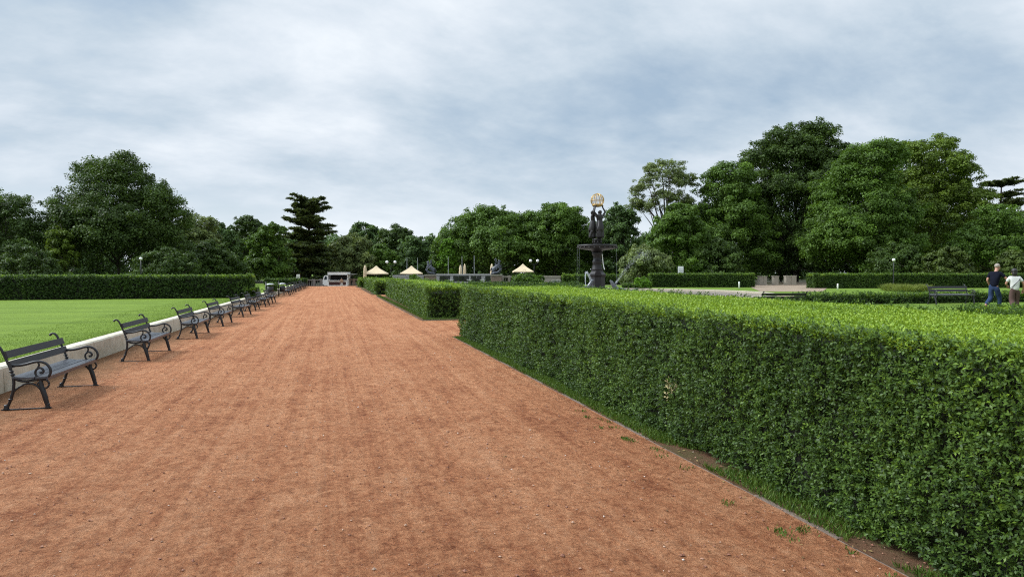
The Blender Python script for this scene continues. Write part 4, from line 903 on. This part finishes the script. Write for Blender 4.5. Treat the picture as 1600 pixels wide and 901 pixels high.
# ------------------------------------------------------------------ parasols
def parasol(label, px, D, top, bot, wpx, open_=True):
    x, y = at(px, D); z0 = float(zg(x, y)); H = hz(top, D)-z0; hb = hz(bot, D)-z0; w = wpx*D/FPX
    e = empty('parasol', (x, y, z0), -YAW+R(4), label, 'parasol', 'cream parasols of the terrace cafe')
    mb = MB(); mb.tube([(0, 0, 0), (0, 0, H-.05)], .04, 8); mb.build('pole', M['pole'], e)
    mb = MB(); mb.box((0, 0, .06), (.7, .7, .1)); mb.build('base', M['kerb'], e)
    if open_:
        h = w/2/math.sqrt(1)*1.0; val = .16
        def ring(r, z): return [(r, -r, z), (r, r, z), (-r, r, z), (-r, -r, z)]
        def ring8(r, z, sag): # corners and sagging edge middles
            return [(r, -r, z), (r, 0, z-sag), (r, r, z), (0, r, z-sag), (-r, r, z), (-r, 0, z-sag), (-r, -r, z), (0, -r, z-sag)]
        mb = MB(); rs = [(.06, H-.02, 0), (h*.22, H-.26*(H-hb)+.02, -.01), (h*.24, H-.28*(H-hb)-.05, 0), (h*.6, hb+val+.42*(H-hb-val)*.8, .03), (h*.97, hb+val, .05), (h, hb+val-.02, .05), (h, hb, .05), (h*.985, hb+.004, .05), (h*.96, hb+val-.02, .05), (h*.6, hb+val+.42*(H-hb-val)*.8-.03, .03), (.05, H-.1, 0)]
        vs = []; 
        for r, z, sg in rs: vs += ring8(r, z, sg)
        fs = [[i*8+k, i*8+(k+1) % 8, i*8+8+(k+1) % 8, i*8+8+k] for i in range(len(rs)-1) for k in range(8)] + [list(range(8))]
        mb.add(vs, fs); mb.build('canopy', M['canvas'], e)
        for sx, sy in ((1, 1), (1, -1), (-1, 1), (-1, -1), (1, 0), (-1, 0), (0, 1), (0, -1)):
            mb = MB(); mb.tube([(.04*sx, .04*sy, hb+.2), (h*.55*sx, h*.55*sy, hb+val+.36*(H-hb-val)*.8-.05)], .015, 5); mb.build('rib', M['pole'], e)
    else:
        mb = MB(); mb.lathe([(.05, .55), (w*.34, .62), (w*.5, H*.4), (w*.5, H*.72), (w*.42, H*.88), (w*.22, H*.97), (.03, H)], 14, jit=.07); mb.build('canopy', M['canvas'], e)
    return e
parasol('open square cream parasol nearest the food truck, leftmost of three', 588, 100, 415, 428.3, 34)
parasol('open square cream parasol between the paired lamps and the left bronze group', 643, 100, 415, 428.2, 33)
parasol('open square cream parasol behind the juniper, right of the right bronze group', 817, 100, 412, 425.3, 31)
parasol('closed cream parasol touching the left edge of the leftmost open one', 570.5, 98.5, 414, 0, 5.2, False)
parasol('shorter and fatter of the two closed cream parasols standing side by side', 719.5, 100, 414, 0, 5.0, False)
parasol('taller and slimmer of the two closed cream parasols standing side by side', 726.2, 100.6, 412, 0, 4.4, False)
parasol('closed cream parasol right behind the left shoulder of the right bronze group', 768.5, 100.5, 412, 0, 5.4, False)

# ------------------------------------------------------------------ bronze groups on stone pedestals
def group_statue(label, px, D, flip):
    x, y = at(px, D); e = empty('statue', (x, y, -.02+float(zg(x, y))), -YAW, label, 'statue', 'bronze groups on stone pedestals'); z0 = float(zg(x, y))
    zt = hz(428.5, D)-z0
    mb = MB(); mb.box((0, 0, zt*.42), (1.55, 1.0, zt*.84+.1)); mb.box((0, 0, .12), (1.75, 1.2, .3)); mb.build('pedestal', M['brown_stone'], e)
    mb = MB(); mb.box((0, 0, zt*.92), (1.72, 1.18, zt*.13)); mb.build('cornice', M['stone'], e)
    f = -1 if flip else 1; hh = (hz(403 if not flip else 405, D)-z0-zt)/2.05
    V = {'rump': ((-.35*f, 0, .72), .26), 'bel': ((0, 0, .92), .24), 'chs': ((.22*f, 0, 1.15), .25), 'nck': ((.36*f, 0, 1.45), .15), 'pol': ((.34*f, 0, 1.72), .11), 'muz': ((.58*f, .02, 1.60), .07), 'ear': ((.27*f, .05, 1.86), .03),
         'th1': ((-.45*f, .16, .42), .15), 'hk1': ((-.58*f, .16, .22), .07), 'hf1': ((-.40*f, .18, .03), .06), 'th2': ((-.35*f, -.16, .42), .15), 'hk2': ((-.46*f, -.17, .22), .07), 'hf2': ((-.28*f, -.18, .03), .06),
         'fk1': ((.55*f, .14, 1.08), .08), 'ff1': ((.62*f, .14, .76), .055), 'fk2': ((.5*f, -.15, .92), .08), 'ff2': ((.42*f, -.16, .62), .055), 'tl': ((-.62*f, 0, .78), .07), 'tl2': ((-.76*f, 0, .42), .05)}
    E = chain(['rump', 'bel', 'chs', 'nck', 'pol', 'muz']) + [('pol', 'ear')] + chain(['rump', 'th1', 'hk1', 'hf1']) + chain(['rump', 'th2', 'hk2', 'hf2']) + chain(['chs', 'fk1', 'ff1']) + chain(['chs', 'fk2', 'ff2']) + chain(['rump', 'tl', 'tl2'])
    o = link('rearing_animal', skin('rearing_animal', V, E, M['bronze_blue']), e); o.location = (0, 0, zt); o.scale = (hh,)*3
    V = {'pe': ((-.12*f, .0, 1.12), .13), 'ch': ((-.05*f, 0, 1.50), (.15, .12)), 'ne': ((-.0*f, 0, 1.66), .06), 'he': ((.03*f, 0, 1.80), .10), 'ht': ((.03*f, 0, 1.90), .06), 'ka': ((.12*f, .24, .92), .09), 'fa': ((.02*f, .28, .55), .06), 'kb': ((.12*f, -.24, .92), .09), 'fb': ((.02*f, -.28, .55), .06), 'sa': ((-.06*f, .2, 1.55), .06), 'ea': ((.2*f, .32, 1.5), .05), 'wa': ((.42*f, .2, 1.55), .04), 'sb': ((-.06*f, -.2, 1.55), .06), 'eb': ((-.22*f, -.3, 1.78), .05), 'wb': ((-.05*f, -.25, 2.0), .04)}
    o = link('rider', skin('rider', V, chain(['pe', 'ch', 'ne', 'he', 'ht'])+chain(['pe', 'ka', 'fa'])+chain(['pe', 'kb', 'fb'])+chain(['ch', 'sa', 'ea', 'wa'])+chain(['ch', 'sb', 'eb', 'wb']), M['bronze_blue']), e); o.location = (0, 0, zt); o.scale = (hh*1.02,)*3
    V = {'b': ((-.1*f, -.25, .2), .2), 'c': ((.3*f, -.22, .26), .22), 'd': ((.55*f, -.2, .5), .15), 'h': ((.62*f, -.18, .75), .11), 'a': ((.4*f, -.3, .75), .07), 'a2': ((.2*f, -.25, 1.0), .06), 'l': ((-.45*f, -.25, .12), .13), 'l2': ((-.7*f, -.2, .06), .07)}
    o = link('fallen_animal', skin('fallen_animal', V, chain('bcdh')+[('d', 'a'), ('a', 'a2')]+chain('bl')+[('l', 'l2')], M['bronze_blue']), e); o.location = (0, 0, zt); o.scale = (hh,)*3
group_statue('left dark bronze animal group on a stone pedestal, between two parasols', 673, 96, True)
group_statue('right dark bronze animal group on a stone pedestal, beside a closed parasol', 775.5, 96, False)

# ------------------------------------------------------------------ cafe terrace parapets and furniture
def parapet(name, label, pa, pb, z0, top, th, mat, balusters=False, group='low walls of the terrace', part_mat=None):
    L = math.hypot(pb[0]-pa[0], pb[1]-pa[1]); a = math.atan2(pb[1]-pa[1], pb[0]-pa[0]); h = top-z0
    if not balusters:
        mb = MB(); mb.box((L/2, 0, h*.45), (L, th, h*.9)); mb.box((L/2, 0, h*.95), (L+.06, th+.1, h*.11))
        o = mb.build(name, mat); o.location = (pa[0], pa[1], z0); o.rotation_euler = (0, 0, a); return tag(o, label, 'wall', group)
    e = empty(name, (pa[0], pa[1], z0), a, label, 'balustrade', group)
    mb = MB(); mb.box((L/2, 0, h*.06), (L, th*1.1, h*.14)); mb.box((L/2, 0, h*.93), (L, th*1.2, h*.12)); mb.build('rail', mat, e)
    mb = MB(); n = max(2, int(L/2.6))
    for i in range(n+1): mb.box((L*i/n, 0, h*.52), (.38, th*1.4, h*1.04))
    mb.build('pier', mat, e)
    me = MB(); me.lathe([(.07, 0), (.07, .05), (.045, .1), (.085, .3), (.05, .6), (.04, .8), (.065, .9), (.065, 1)], 8); me = me.mesh('baluster', [mat])
    nb = int(L/.32)
    for i in range(min(nb, 90)):
        o = link('baluster', me, e); o.location = (L*(i+.5)/nb, 0, h*.13); o.scale = (1, 1, h*.74)
    return e
parapet('balustrade', 'grey stone balustrade at the end of the path left of the food truck', at(478, 95.5), at(501.5, 97.0), -.3, hz(436.5, 96), .25, M['greystone'], True, 'balustrades at the path end')
parapet('balustrade', 'short stretch of balustrade between the food truck and the farthest hedge', at(546, 102), at(560, 102), -.55, hz(435.5, 102), .25, M['brown_stone'], True, 'balustrades at the path end')
parapet('parapet', 'smooth white parapet below the second parasol', at(614, 97.5), at(662, 97.5), -.5, hz(430, 97.5), .3, M['offwhite'])
parapet('parapet', 'white parapet behind the dark chairs between the two bronze groups', at(682, 99), at(770, 99), -.5, hz(428, 99), .3, M['offwhite'])
parapet('balustrade', 'pale balustrade right of the right bronze group', at(785, 97), at(806, 97), -.5, hz(431, 97), .25, M['stone'], True)
parapet('parapet', 'low grey wall right of the juniper ending in a pale block', at(842, 97), at(876, 96.5), -.5, hz(431, 97), .3, M['stone'])
mb = MB(); x, y = at(869, 94.5); mb.box((0, 0, .35), (1.25, .5, .5)); mb.box((0, 0, .63), (1.35, .6, .08)); o = mb.build('stone_block', M['offwhite']); o.location = (x, y, .15); o.rotation_euler = (0, 0, -YAW); tag(o, 'pale stone block in front of the low grey wall right of the juniper', 'stone block')
def make_chair():
    e = empty('cafe_chair', (0, 0, 0)); mb = MB(); mb.box((0, 0, .40), (.56, .56, .1)); mb.build('seat', M['black'], e)
    mb = MB(); mb.box((0, .26, .68), (.56, .07, .5), rx=-.12); mb.build('backrest', M['black'], e)
    for q in (-1, 1):
        mb = MB(); mb.box((q*.28, 0, .55), (.06, .54, .26)); mb.build('armrest', M['black'], e)
        for p_ in (-1, 1): mb = MB(); mb.tube([(q*.25, p_*.25, 0), (q*.25, p_*.25, .36)], .02, 6); mb.build('leg', M['black'], e)
    return e
ch = make_chair(); GC = 'dark armchairs on the cafe terrace'; first = True
for px, rz, lb in ((691.5, 2.9, 'dark armchair on the terrace just right of the left bronze group'), (697.5, 3.4, 'dark armchair second to the right of the left bronze group'), (713, 2.8, 'dark armchair below the shorter closed parasol, left of its twin'), (720, 3.2, 'dark armchair straight below the pair of closed parasols'),
                 (727, 3.3, 'dark armchair right below the taller closed parasol'), (740, 2.9, 'dark armchair left of the white table in the middle of the terrace'), (746, 3.5, 'dark armchair next to the white table, on its left side'), (762, 3.0, 'dark armchair nearest the right bronze group')):
    o = ch if first else copy_tree(ch); first = False
    x, y = at(px, 92.5); o.location = (x, y, .19); o.rotation_euler = (0, 0, rz); o.scale = (1.35,)*3; tag(o, lb, 'chair', GC)
def make_table():
    e = empty('cafe_table', (0, 0, 0)); mb = MB(); mb.lathe([(.40, .70), (.41, .72), (.4, .74)], 20); mb.build('tabletop', M['white'], e); mb = MB(); mb.lathe([(.22, 0), (.22, .03), (.035, .06), (.035, .70)], 12); mb.build('leg', M['pole'], e); return e
tb = make_table(); first = True
for px, lb in ((705, 'white round table between two pairs of dark armchairs'), (733.5, 'white round table right of the closed parasols'), (754, 'white round table left of the armchair by the right bronze group')):
    o = tb if first else copy_tree(tb); first = False
    x, y = at(px, 92.0); o.location = (x, y, .19); tag(o, lb, 'table', 'white tables on the cafe terrace')

# ------------------------------------------------------------------ lamps, poles, signs, posts
def lamp(label, px, D, gy, double, sep=0):
    x, y = at(px, D); z0 = float(zg(x, y)) if px > 400 else .41; h = hz(gy, D)-z0; r = 2.35*D/FPX
    e = empty('street_lamp', (x, y, z0), -YAW, label, 'street lamp', 'globe lamps in the park')
    mb = MB(); mb.lathe([(.12, 0), (.12, .1), (.06, .4), (.045, h*.6), (.035, h-r-(.25 if double else 0))], 10)
    if double:
        w = sep*D/FPX/2
        for q in (-1, 1): mb.tube(spline([(0, 0, h-r-.3), (q*w*.5, 0, h-r-.32), (q*w, 0, h-r-.15), (q*w, 0, h-r*.9)], 4), .025, 6)
    mb.build('post', M['black'], e)
    for q in ((-1, 1) if double else (0,)): mb = MB(); mb.ball((q*(sep*D/FPX/2), 0, h), r, seg=12); mb.build('globe', M['opal'], e)
lamp('lamp with one white globe in front of the big oak on the left', 220.5, 58, 404, False)
lamp('lamp with one white globe above the long hedge on the right', 1396, 72, 406, False)
lamp('lamp with two white globes between the two left parasols', 611, 104, 409.4, True, 12.6)
lamp('lamp with two white globes right above the parasol by the juniper', 834.5, 104, 407.4, True, 11)
def pole(label, px, D, top):
    x, y = at(px, D); z0 = float(zg(x, y)); mb = MB(); h = hz(top, D)-z0; mb.lathe([(.09, 0), (.09, .3), (.06, .35), (.045, h-.1), (.03, h)], 8); mb.ball((0, 0, h), .06, seg=6)
    o = mb.build('flagpole', M['pole']); o.location = (x, y, z0); tag(o, label, 'flagpole', 'bare flagpoles behind the terrace')
pole('bare thin flagpole behind the second parasol, left of its twin', 636, 106, 403); pole('bare thin flagpole just left of the left bronze group', 652.5, 106, 403.5); pole('bare flagpole left of the two closed parasols', 700.5, 106, 402); pole('bare flagpole right behind the two closed parasols', 722, 106, 401); pole('bare flagpole between the closed parasols and the right bronze group', 741, 106, 400)
def sign(label, px, D, y0, y1, wpx, z=None):
    x, y = at(px, D); z0 = float(zg(x, y)) if z is None else z; w = wpx*D/FPX; za, zb = hz(y1, D)-z0, hz(y0, D)-z0
    e = empty('sign', (x, y, z0), -YAW, label, 'sign', 'white information signs')
    mb = MB(); mb.box((0, 0, (za+zb)/2), (w, .05, zb-za)); mb.build('board', M['white'], e)
    for q in (-1, 1): mb = MB(); mb.tube([(q*w*.42, .05, 0), (q*w*.42, .05, zb)], .03, 6); mb.build('post', M['pole'], e)
    mb = MB()
    for i in range(3): mb.box((0, -.03, za+(zb-za)*(.25+.2*i)), (w*.7, .012, (zb-za)*.07))
    mb.build('printed_panel', M['lidgrey'], e)
sign('white sign board standing behind the clipped hedge right of the fountain', 1063.5, 80, 416, 429, 8.5)
sign('small white information board at the far end of the left lawn', 466, 93, 428.6, 434.8, 5.4, .4)
def post(label, px, D, y0, y1):
    x, y = at(px, D); z0 = float(zg(x, y)); h = hz(y0, D)-z0; mb = MB(); mb.lathe([(.075, 0), (.075, h-.05), (.06, h-.01), (.02, h)], 12); o = mb.build('marker_post', M['white']); o.location = (x, y, z0); tag(o, label, 'post', 'short white posts in the garden')
post('short white post in front of the clipped hedge right of the pool', 1155, 70, 440, 450); post('short white post at the edge of the lawn before the long right hedge', 1309, 66, 443, 452)
# stone piers on a low wall
x0, y0 = at(1181, 92.5); x1, y1 = at(1272, 91)
parapet('parapet', 'low stone wall running under the three pale stone piers', (x0, y0), (x1, y1), .19, hz(440.8, 92), .45, M['stone'], group='stone piers and wall')
for px, w, t, lb in ((1191, 12.2, 431.3, 'pale stone pier with a dark joint, left of three before the trees'), (1211.3, 8, 431, 'narrow pale stone pier, middle one of three before the trees'), (1234.5, 16.8, 430.5, 'widest pale stone pier, right of three before the trees')):
    x, y = at(px, 90.6); W = w*90.6/FPX; h = hz(t, 90.6)-.19; mb = MB(); k = 2 if w > 10 else 1
    for i in range(k): mb.box((W*((i+.5)/k-.5), 0, h/2), (W/k-.02, .8, h))
    mb.box((0, 0, h-.04), (W+.06, .86, .1)); o = mb.build('stone_pier', M['stone']); o.location = (x, y, .19); o.rotation_euler = (0, 0, -YAW); tag(o, lb, 'stone pier', 'stone piers by the trees')
for px, w, lb in ((978, 6.5, 'small stone pier just right of the fountain spray, leftmost of three'), (987.5, 5, 'small stone pier right of the fountain spray, middle of three'), (996.5, 6.5, 'small stone pier right of the fountain spray, rightmost of three')):
    x, y = at(px, 88); W = w*88/FPX; h = hz(431.7, 88)-.19; mb = MB(); mb.box((0, 0, h/2), (W, .6, h)); mb.box((0, 0, h-.04), (W+.08, .7, .1)); o = mb.build('stone_pier', M['stone']); o.location = (x, y, .19); o.rotation_euler = (0, 0, -YAW); tag(o, lb, 'stone pier', 'small stone piers by the fountain')

M['drygrass'] = leafmat('dry_grass_blade', [(0, (.10, .14, .03)), (.5, (.17, .22, .05)), (1, (.27, .30, .09))], .3, .6, .2)
# ornamental grass tufts on the right lawn
for px, D, w, lb in ((1392, 62, 1.0, 'yellowish grass clump on the lawn, leftmost one left of the bench on the right'), (1414, 60, 1.25, 'yellowish grass clump on the lawn, middle and widest of three'), (1440, 60, 1.0, 'yellowish grass clump on the lawn, just left of the bench on the right')):
    x, y = at(px, D); n = 900; P = np.stack([rng.normal(0, w*.28, n), rng.normal(0, w*.28, n), np.zeros(n)], 1); t = nrm(np.stack([P[:, 0]*.9, P[:, 1]*.9, np.ones(n)*.8], 1)+rng.normal(0, .2, (n, 3)))
    o = link('grass_clump', quad_mesh('grass_clump', diamonds(P, t, rdir(n), .45+.4*rng.random(n), .03+.02*rng.random(n)), [M['drygrass']], rng.beta(3, 2, n))); o.location = (x, y, .19); tag(o, lb, 'grass clump', 'ornamental grass clumps')

# ------------------------------------------------------------------ food truck
TD = 101.5; tx, ty = at(514, TD); tz = float(zg(tx, ty)); ps = TD/FPX
T = empty('food_truck', (tx, ty, tz), -YAW, 'small white food truck with its serving hatch open at the end of the red path', 'food truck')
tz_ = lambda yy: hz(yy, TD)-tz
X = lambda px: (px-514)*ps
zr, zf = tz_(425.3), .38
mb = MB(); wall_t = .05; xa, xb = X(514.5), X(545); w = xb-xa
mb.box(((xa+xb)/2, 0, zf+.04), (w, 1.8, .1)); mb.box(((xa+xb)/2, .88, (zf+zr)/2), (w, .05, zr-zf)); mb.box((xa+.025, 0, (zf+zr)/2), (.05, 1.7, zr-zf-.02)); mb.box((xb-.025, 0, (zf+zr)/2), (.05, 1.7, zr-zf-.02))
mb.box(((xa+xb)/2, 0, zr-.03), (w+.06, 1.86, .08)); mb.box(((xa+xb)/2, -.88, zr-.2), (w-.01, .05, .36)); mb.box(((xa+xb)/2, -.88, zf+.42), (w-.01, .05, .76)); mb.build('body', M['white'], T)
mb = MB(); mb.box(((xa+xb)/2, -.92, zf+.40), (w*.86, .03, .46)); mb.build('side_panel', M['counter'], T)
mb = MB(); mb.box(((xa+xb)/2, -1.0, zf+.86), (w*.96, .34, .06)); mb.build('counter', M['white'], T)
mb = MB(); mb.box(((xa+xb)/2, .55, zf+.5), (w*.9, .5, .9)); mb.box((xa+.7, .7, zf+1.25), (.9, .25, .3)); mb.box((xb-.8, .72, zf+1.3), (1.0, .2, .35)); mb.box(((xa+xb)/2, .835, (zf+zr)/2), (w-.12, .03, zr-zf-.2)); mb.box(((xa+xb)/2, 0, zr-.085), (w-.12, 1.66, .02)); mb.build('kitchen_shade_lining', M['black'], T)  # fittings, plus black back and ceiling linings that paint the shade inside the hatch
mb = MB(); mb.box((xb+.55, -.1, zr-.28), (1.25, 1.5, .035), ry=.03); mb.tube([(xb+1.1, -.8, zr-.3), (xb+.02, -.8, zr-.75)], .015, 5); mb.build('awning', M['offwhite'], T)
# cab profile extruded
prof = [(X(502.2), .45), (X(502.0), 1.0), (X(503.2), tz_(437.4)), (X(506.8), tz_(436.9)), (X(508.2), tz_(431.6)), (X(509.8), tz_(430.2)), (X(514.2), tz_(430.0)), (X(514.2), .45)]
mb = MB(); n = len(prof); vs = [(x, -.78, z) for x, z in prof]+[(x, .78, z) for x, z in prof]; mb.add(vs, [list(range(n)), list(range(2*n-1, n-1, -1))]+[[i, i+n, (i+1) % n+n, (i+1) % n] for i in range(n)]); mb.build('cab', M['white'], T)
mb = MB(); vs = [(X(508.4), -.795, tz_(436.6)), (X(512.9), -.795, tz_(436.6)), (X(512.9), -.795, tz_(431.4)), (X(510.1), -.795, tz_(431.6))]; vs += [(a, -.77, c) for a, b, c in vs]; mb.add(vs, [[0, 1, 2, 3], [7, 6, 5, 4], [0, 4, 5, 1], [1, 5, 6, 2], [2, 6, 7, 3], [3, 7, 4, 0]]); mb.build('window', M['glass'], T)
mb = MB(); mb.box((X(502.5)-.03, -.5, .9), (.05, .18, .16)); mb.build('headlight', M['lidgrey'], T)
for cx in (X(506.5), X(539)):
    for q in (-.80, .80):
        mb = MB(); b = len(mb.v); mb.lathe([(.15, -.09), (.29, -.09), (.31, -.06), (.31, .06), (.29, .09), (.15, .09)], 18); mb.v = [(cx+x_, q*.98+z_, .30+y_) for x_, y_, z_ in mb.v]; wt = mb.build('wheel', M['rubber'], T)
        mb = MB(); mb.lathe([(.02, -.095), (.15, -.09), (.15, .09), (.02, .095)], 14); mb.v = [(cx+x_, q*.98+z_, .30+y_) for x_, y_, z_ in mb.v]; mb.build('rim', M['lidgrey'], wt)

# ------------------------------------------------------------------ world, sun, render settings
SUN_EL, SUN_DIR = R(44), Vector((-.93, .36, 0)).normalized()
w = bpy.data.worlds.new('World'); sc.world = w; w.use_nodes = True; nt = w.node_tree; nt.nodes.clear()
out = nt.nodes.new('ShaderNodeOutputWorld')
sky = nt.nodes.new('ShaderNodeTexSky'); sky.sky_type = 'NISHITA'; sky.sun_disc = False; sky.sun_elevation = SUN_EL; sky.sun_rotation = math.atan2(SUN_DIR.x, SUN_DIR.y)
bg1 = N(nt, 'ShaderNodeBackground', _Strength=.12); nt.links.new(sky.outputs[0], bg1.inputs[0])
tc = nt.nodes.new('ShaderNodeTexCoord'); sep = N(nt, 'ShaderNodeSeparateXYZ'); nt.links.new(tc.outputs['Generated'], sep.inputs[0])
def math_(op, a, b=None):
    n = N(nt, 'ShaderNodeMath', operation=op)
    for i, v in enumerate((a, b)):
        if v is None: continue
        if isinstance(v, (int, float)): n.inputs[i].default_value = v
        else: nt.links.new(v, n.inputs[i])
    return n.outputs[0]
zc = math_('ADD', math_('MAXIMUM', sep.outputs[2], 0.), .34)
cmb = N(nt, 'ShaderNodeCombineXYZ'); nt.links.new(math_('DIVIDE', sep.outputs[0], zc), cmb.inputs[0]); nt.links.new(math_('DIVIDE', sep.outputs[1], zc), cmb.inputs[1])
def rotmap(rz, s, off=(0, 0, 0)):
    m = N(nt, 'ShaderNodeMapping'); m.inputs['Rotation'].default_value = (0, 0, rz); m.inputs['Scale'].default_value = s; m.inputs['Location'].default_value = off; nt.links.new(cmb.outputs[0], m.inputs[0]); return m.outputs[0]
c1 = noise(nt, rotmap(R(-28), (.75, .95, 1), (3.1, 1.7, 0)), 1.25, 7, .54, .12)
c2 = noise(nt, rotmap(R(-32), (.7, 1.0, 1), (7.3, 4.2, 0)), 3.0, 8, .60, .15)
dens = math_('ADD', math_('MULTIPLY', c1, .66), math_('MULTIPLY', c2, .34))
ccol = ramp(nt, dens, [(.37, (.26, .335, .415)), (.455, (.375, .445, .515)), (.54, (.505, .555, .61)), (.64, (.66, .69, .72))])
lift = N(nt, 'ShaderNodeMapRange'); lift.inputs['From Min'].default_value = .38; lift.inputs['From Max'].default_value = .95; lift.inputs['To Min'].default_value = 1.0; lift.inputs['To Max'].default_value = 1.9; nt.links.new(sep.outputs[2], lift.inputs['Value'])
bg2 = N(nt, 'ShaderNodeBackground'); hzn = N(nt, 'ShaderNodeMapRange', interpolation_type='SMOOTHSTEP'); hzn.inputs['From Min'].default_value = .03; hzn.inputs['From Max'].default_value = .17; hzn.inputs['To Min'].default_value = .55; hzn.inputs['To Max'].default_value = 0; nt.links.new(sep.outputs[2], hzn.inputs['Value'])
ccol = mix(nt, hzn.outputs[0], ccol, (.60, .645, .68)); nt.links.new(ccol, bg2.inputs[0]); 
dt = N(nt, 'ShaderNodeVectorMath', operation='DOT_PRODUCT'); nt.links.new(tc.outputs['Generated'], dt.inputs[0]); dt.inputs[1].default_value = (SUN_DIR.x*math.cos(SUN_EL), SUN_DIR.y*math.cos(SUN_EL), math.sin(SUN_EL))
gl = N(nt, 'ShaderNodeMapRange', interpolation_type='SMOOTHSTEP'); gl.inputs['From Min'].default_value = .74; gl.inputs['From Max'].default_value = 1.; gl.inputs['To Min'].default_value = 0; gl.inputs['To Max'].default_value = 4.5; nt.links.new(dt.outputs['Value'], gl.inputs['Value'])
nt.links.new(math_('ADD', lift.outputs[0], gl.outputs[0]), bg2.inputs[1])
cov = N(nt, 'ShaderNodeMapRange'); cov.inputs['From Min'].default_value = .30; cov.inputs['From Max'].default_value = .46; cov.inputs['To Min'].default_value = .72; cov.inputs['To Max'].default_value = 1.; nt.links.new(dens, cov.inputs['Value'])
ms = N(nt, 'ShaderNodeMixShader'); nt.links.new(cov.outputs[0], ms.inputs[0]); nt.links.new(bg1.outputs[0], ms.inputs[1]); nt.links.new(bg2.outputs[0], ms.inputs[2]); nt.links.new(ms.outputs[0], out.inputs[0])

sd = bpy.data.lights.new('sun', 'SUN'); sd.energy = 1.5; sd.angle = R(13); sd.color = (1, .97, .92); so = bpy.data.objects.new('sun', sd); COL.objects.link(so)
dv = Vector((SUN_DIR.x*math.cos(SUN_EL), SUN_DIR.y*math.cos(SUN_EL), math.sin(SUN_EL))); so.rotation_euler = (-dv).to_track_quat('-Z', 'Y').to_euler(); so.location = (0, 0, 60)

sc.view_settings.view_transform = 'Standard'; sc.view_settings.look = 'None'; sc.view_settings.exposure = 0.6; sc.view_settings.gamma = 1; sc.view_settings.use_curve_mapping = False
sc.cycles.use_denoising = False; sc.cycles.pixel_filter_type = 'BLACKMAN_HARRIS'; sc.cycles.filter_width = 1.15; sc.cycles.sample_clamp_indirect = 6; sc.cycles.max_bounces = 5; sc.cycles.diffuse_bounces = 3; sc.cycles.glossy_bounces = 2; sc.cycles.transparent_max_bounces = 8; sc.cycles.transmission_bounces = 2
sc.cycles.use_adaptive_sampling = False; sc.cycles.caustics_reflective = False; sc.cycles.caustics_refractive = False
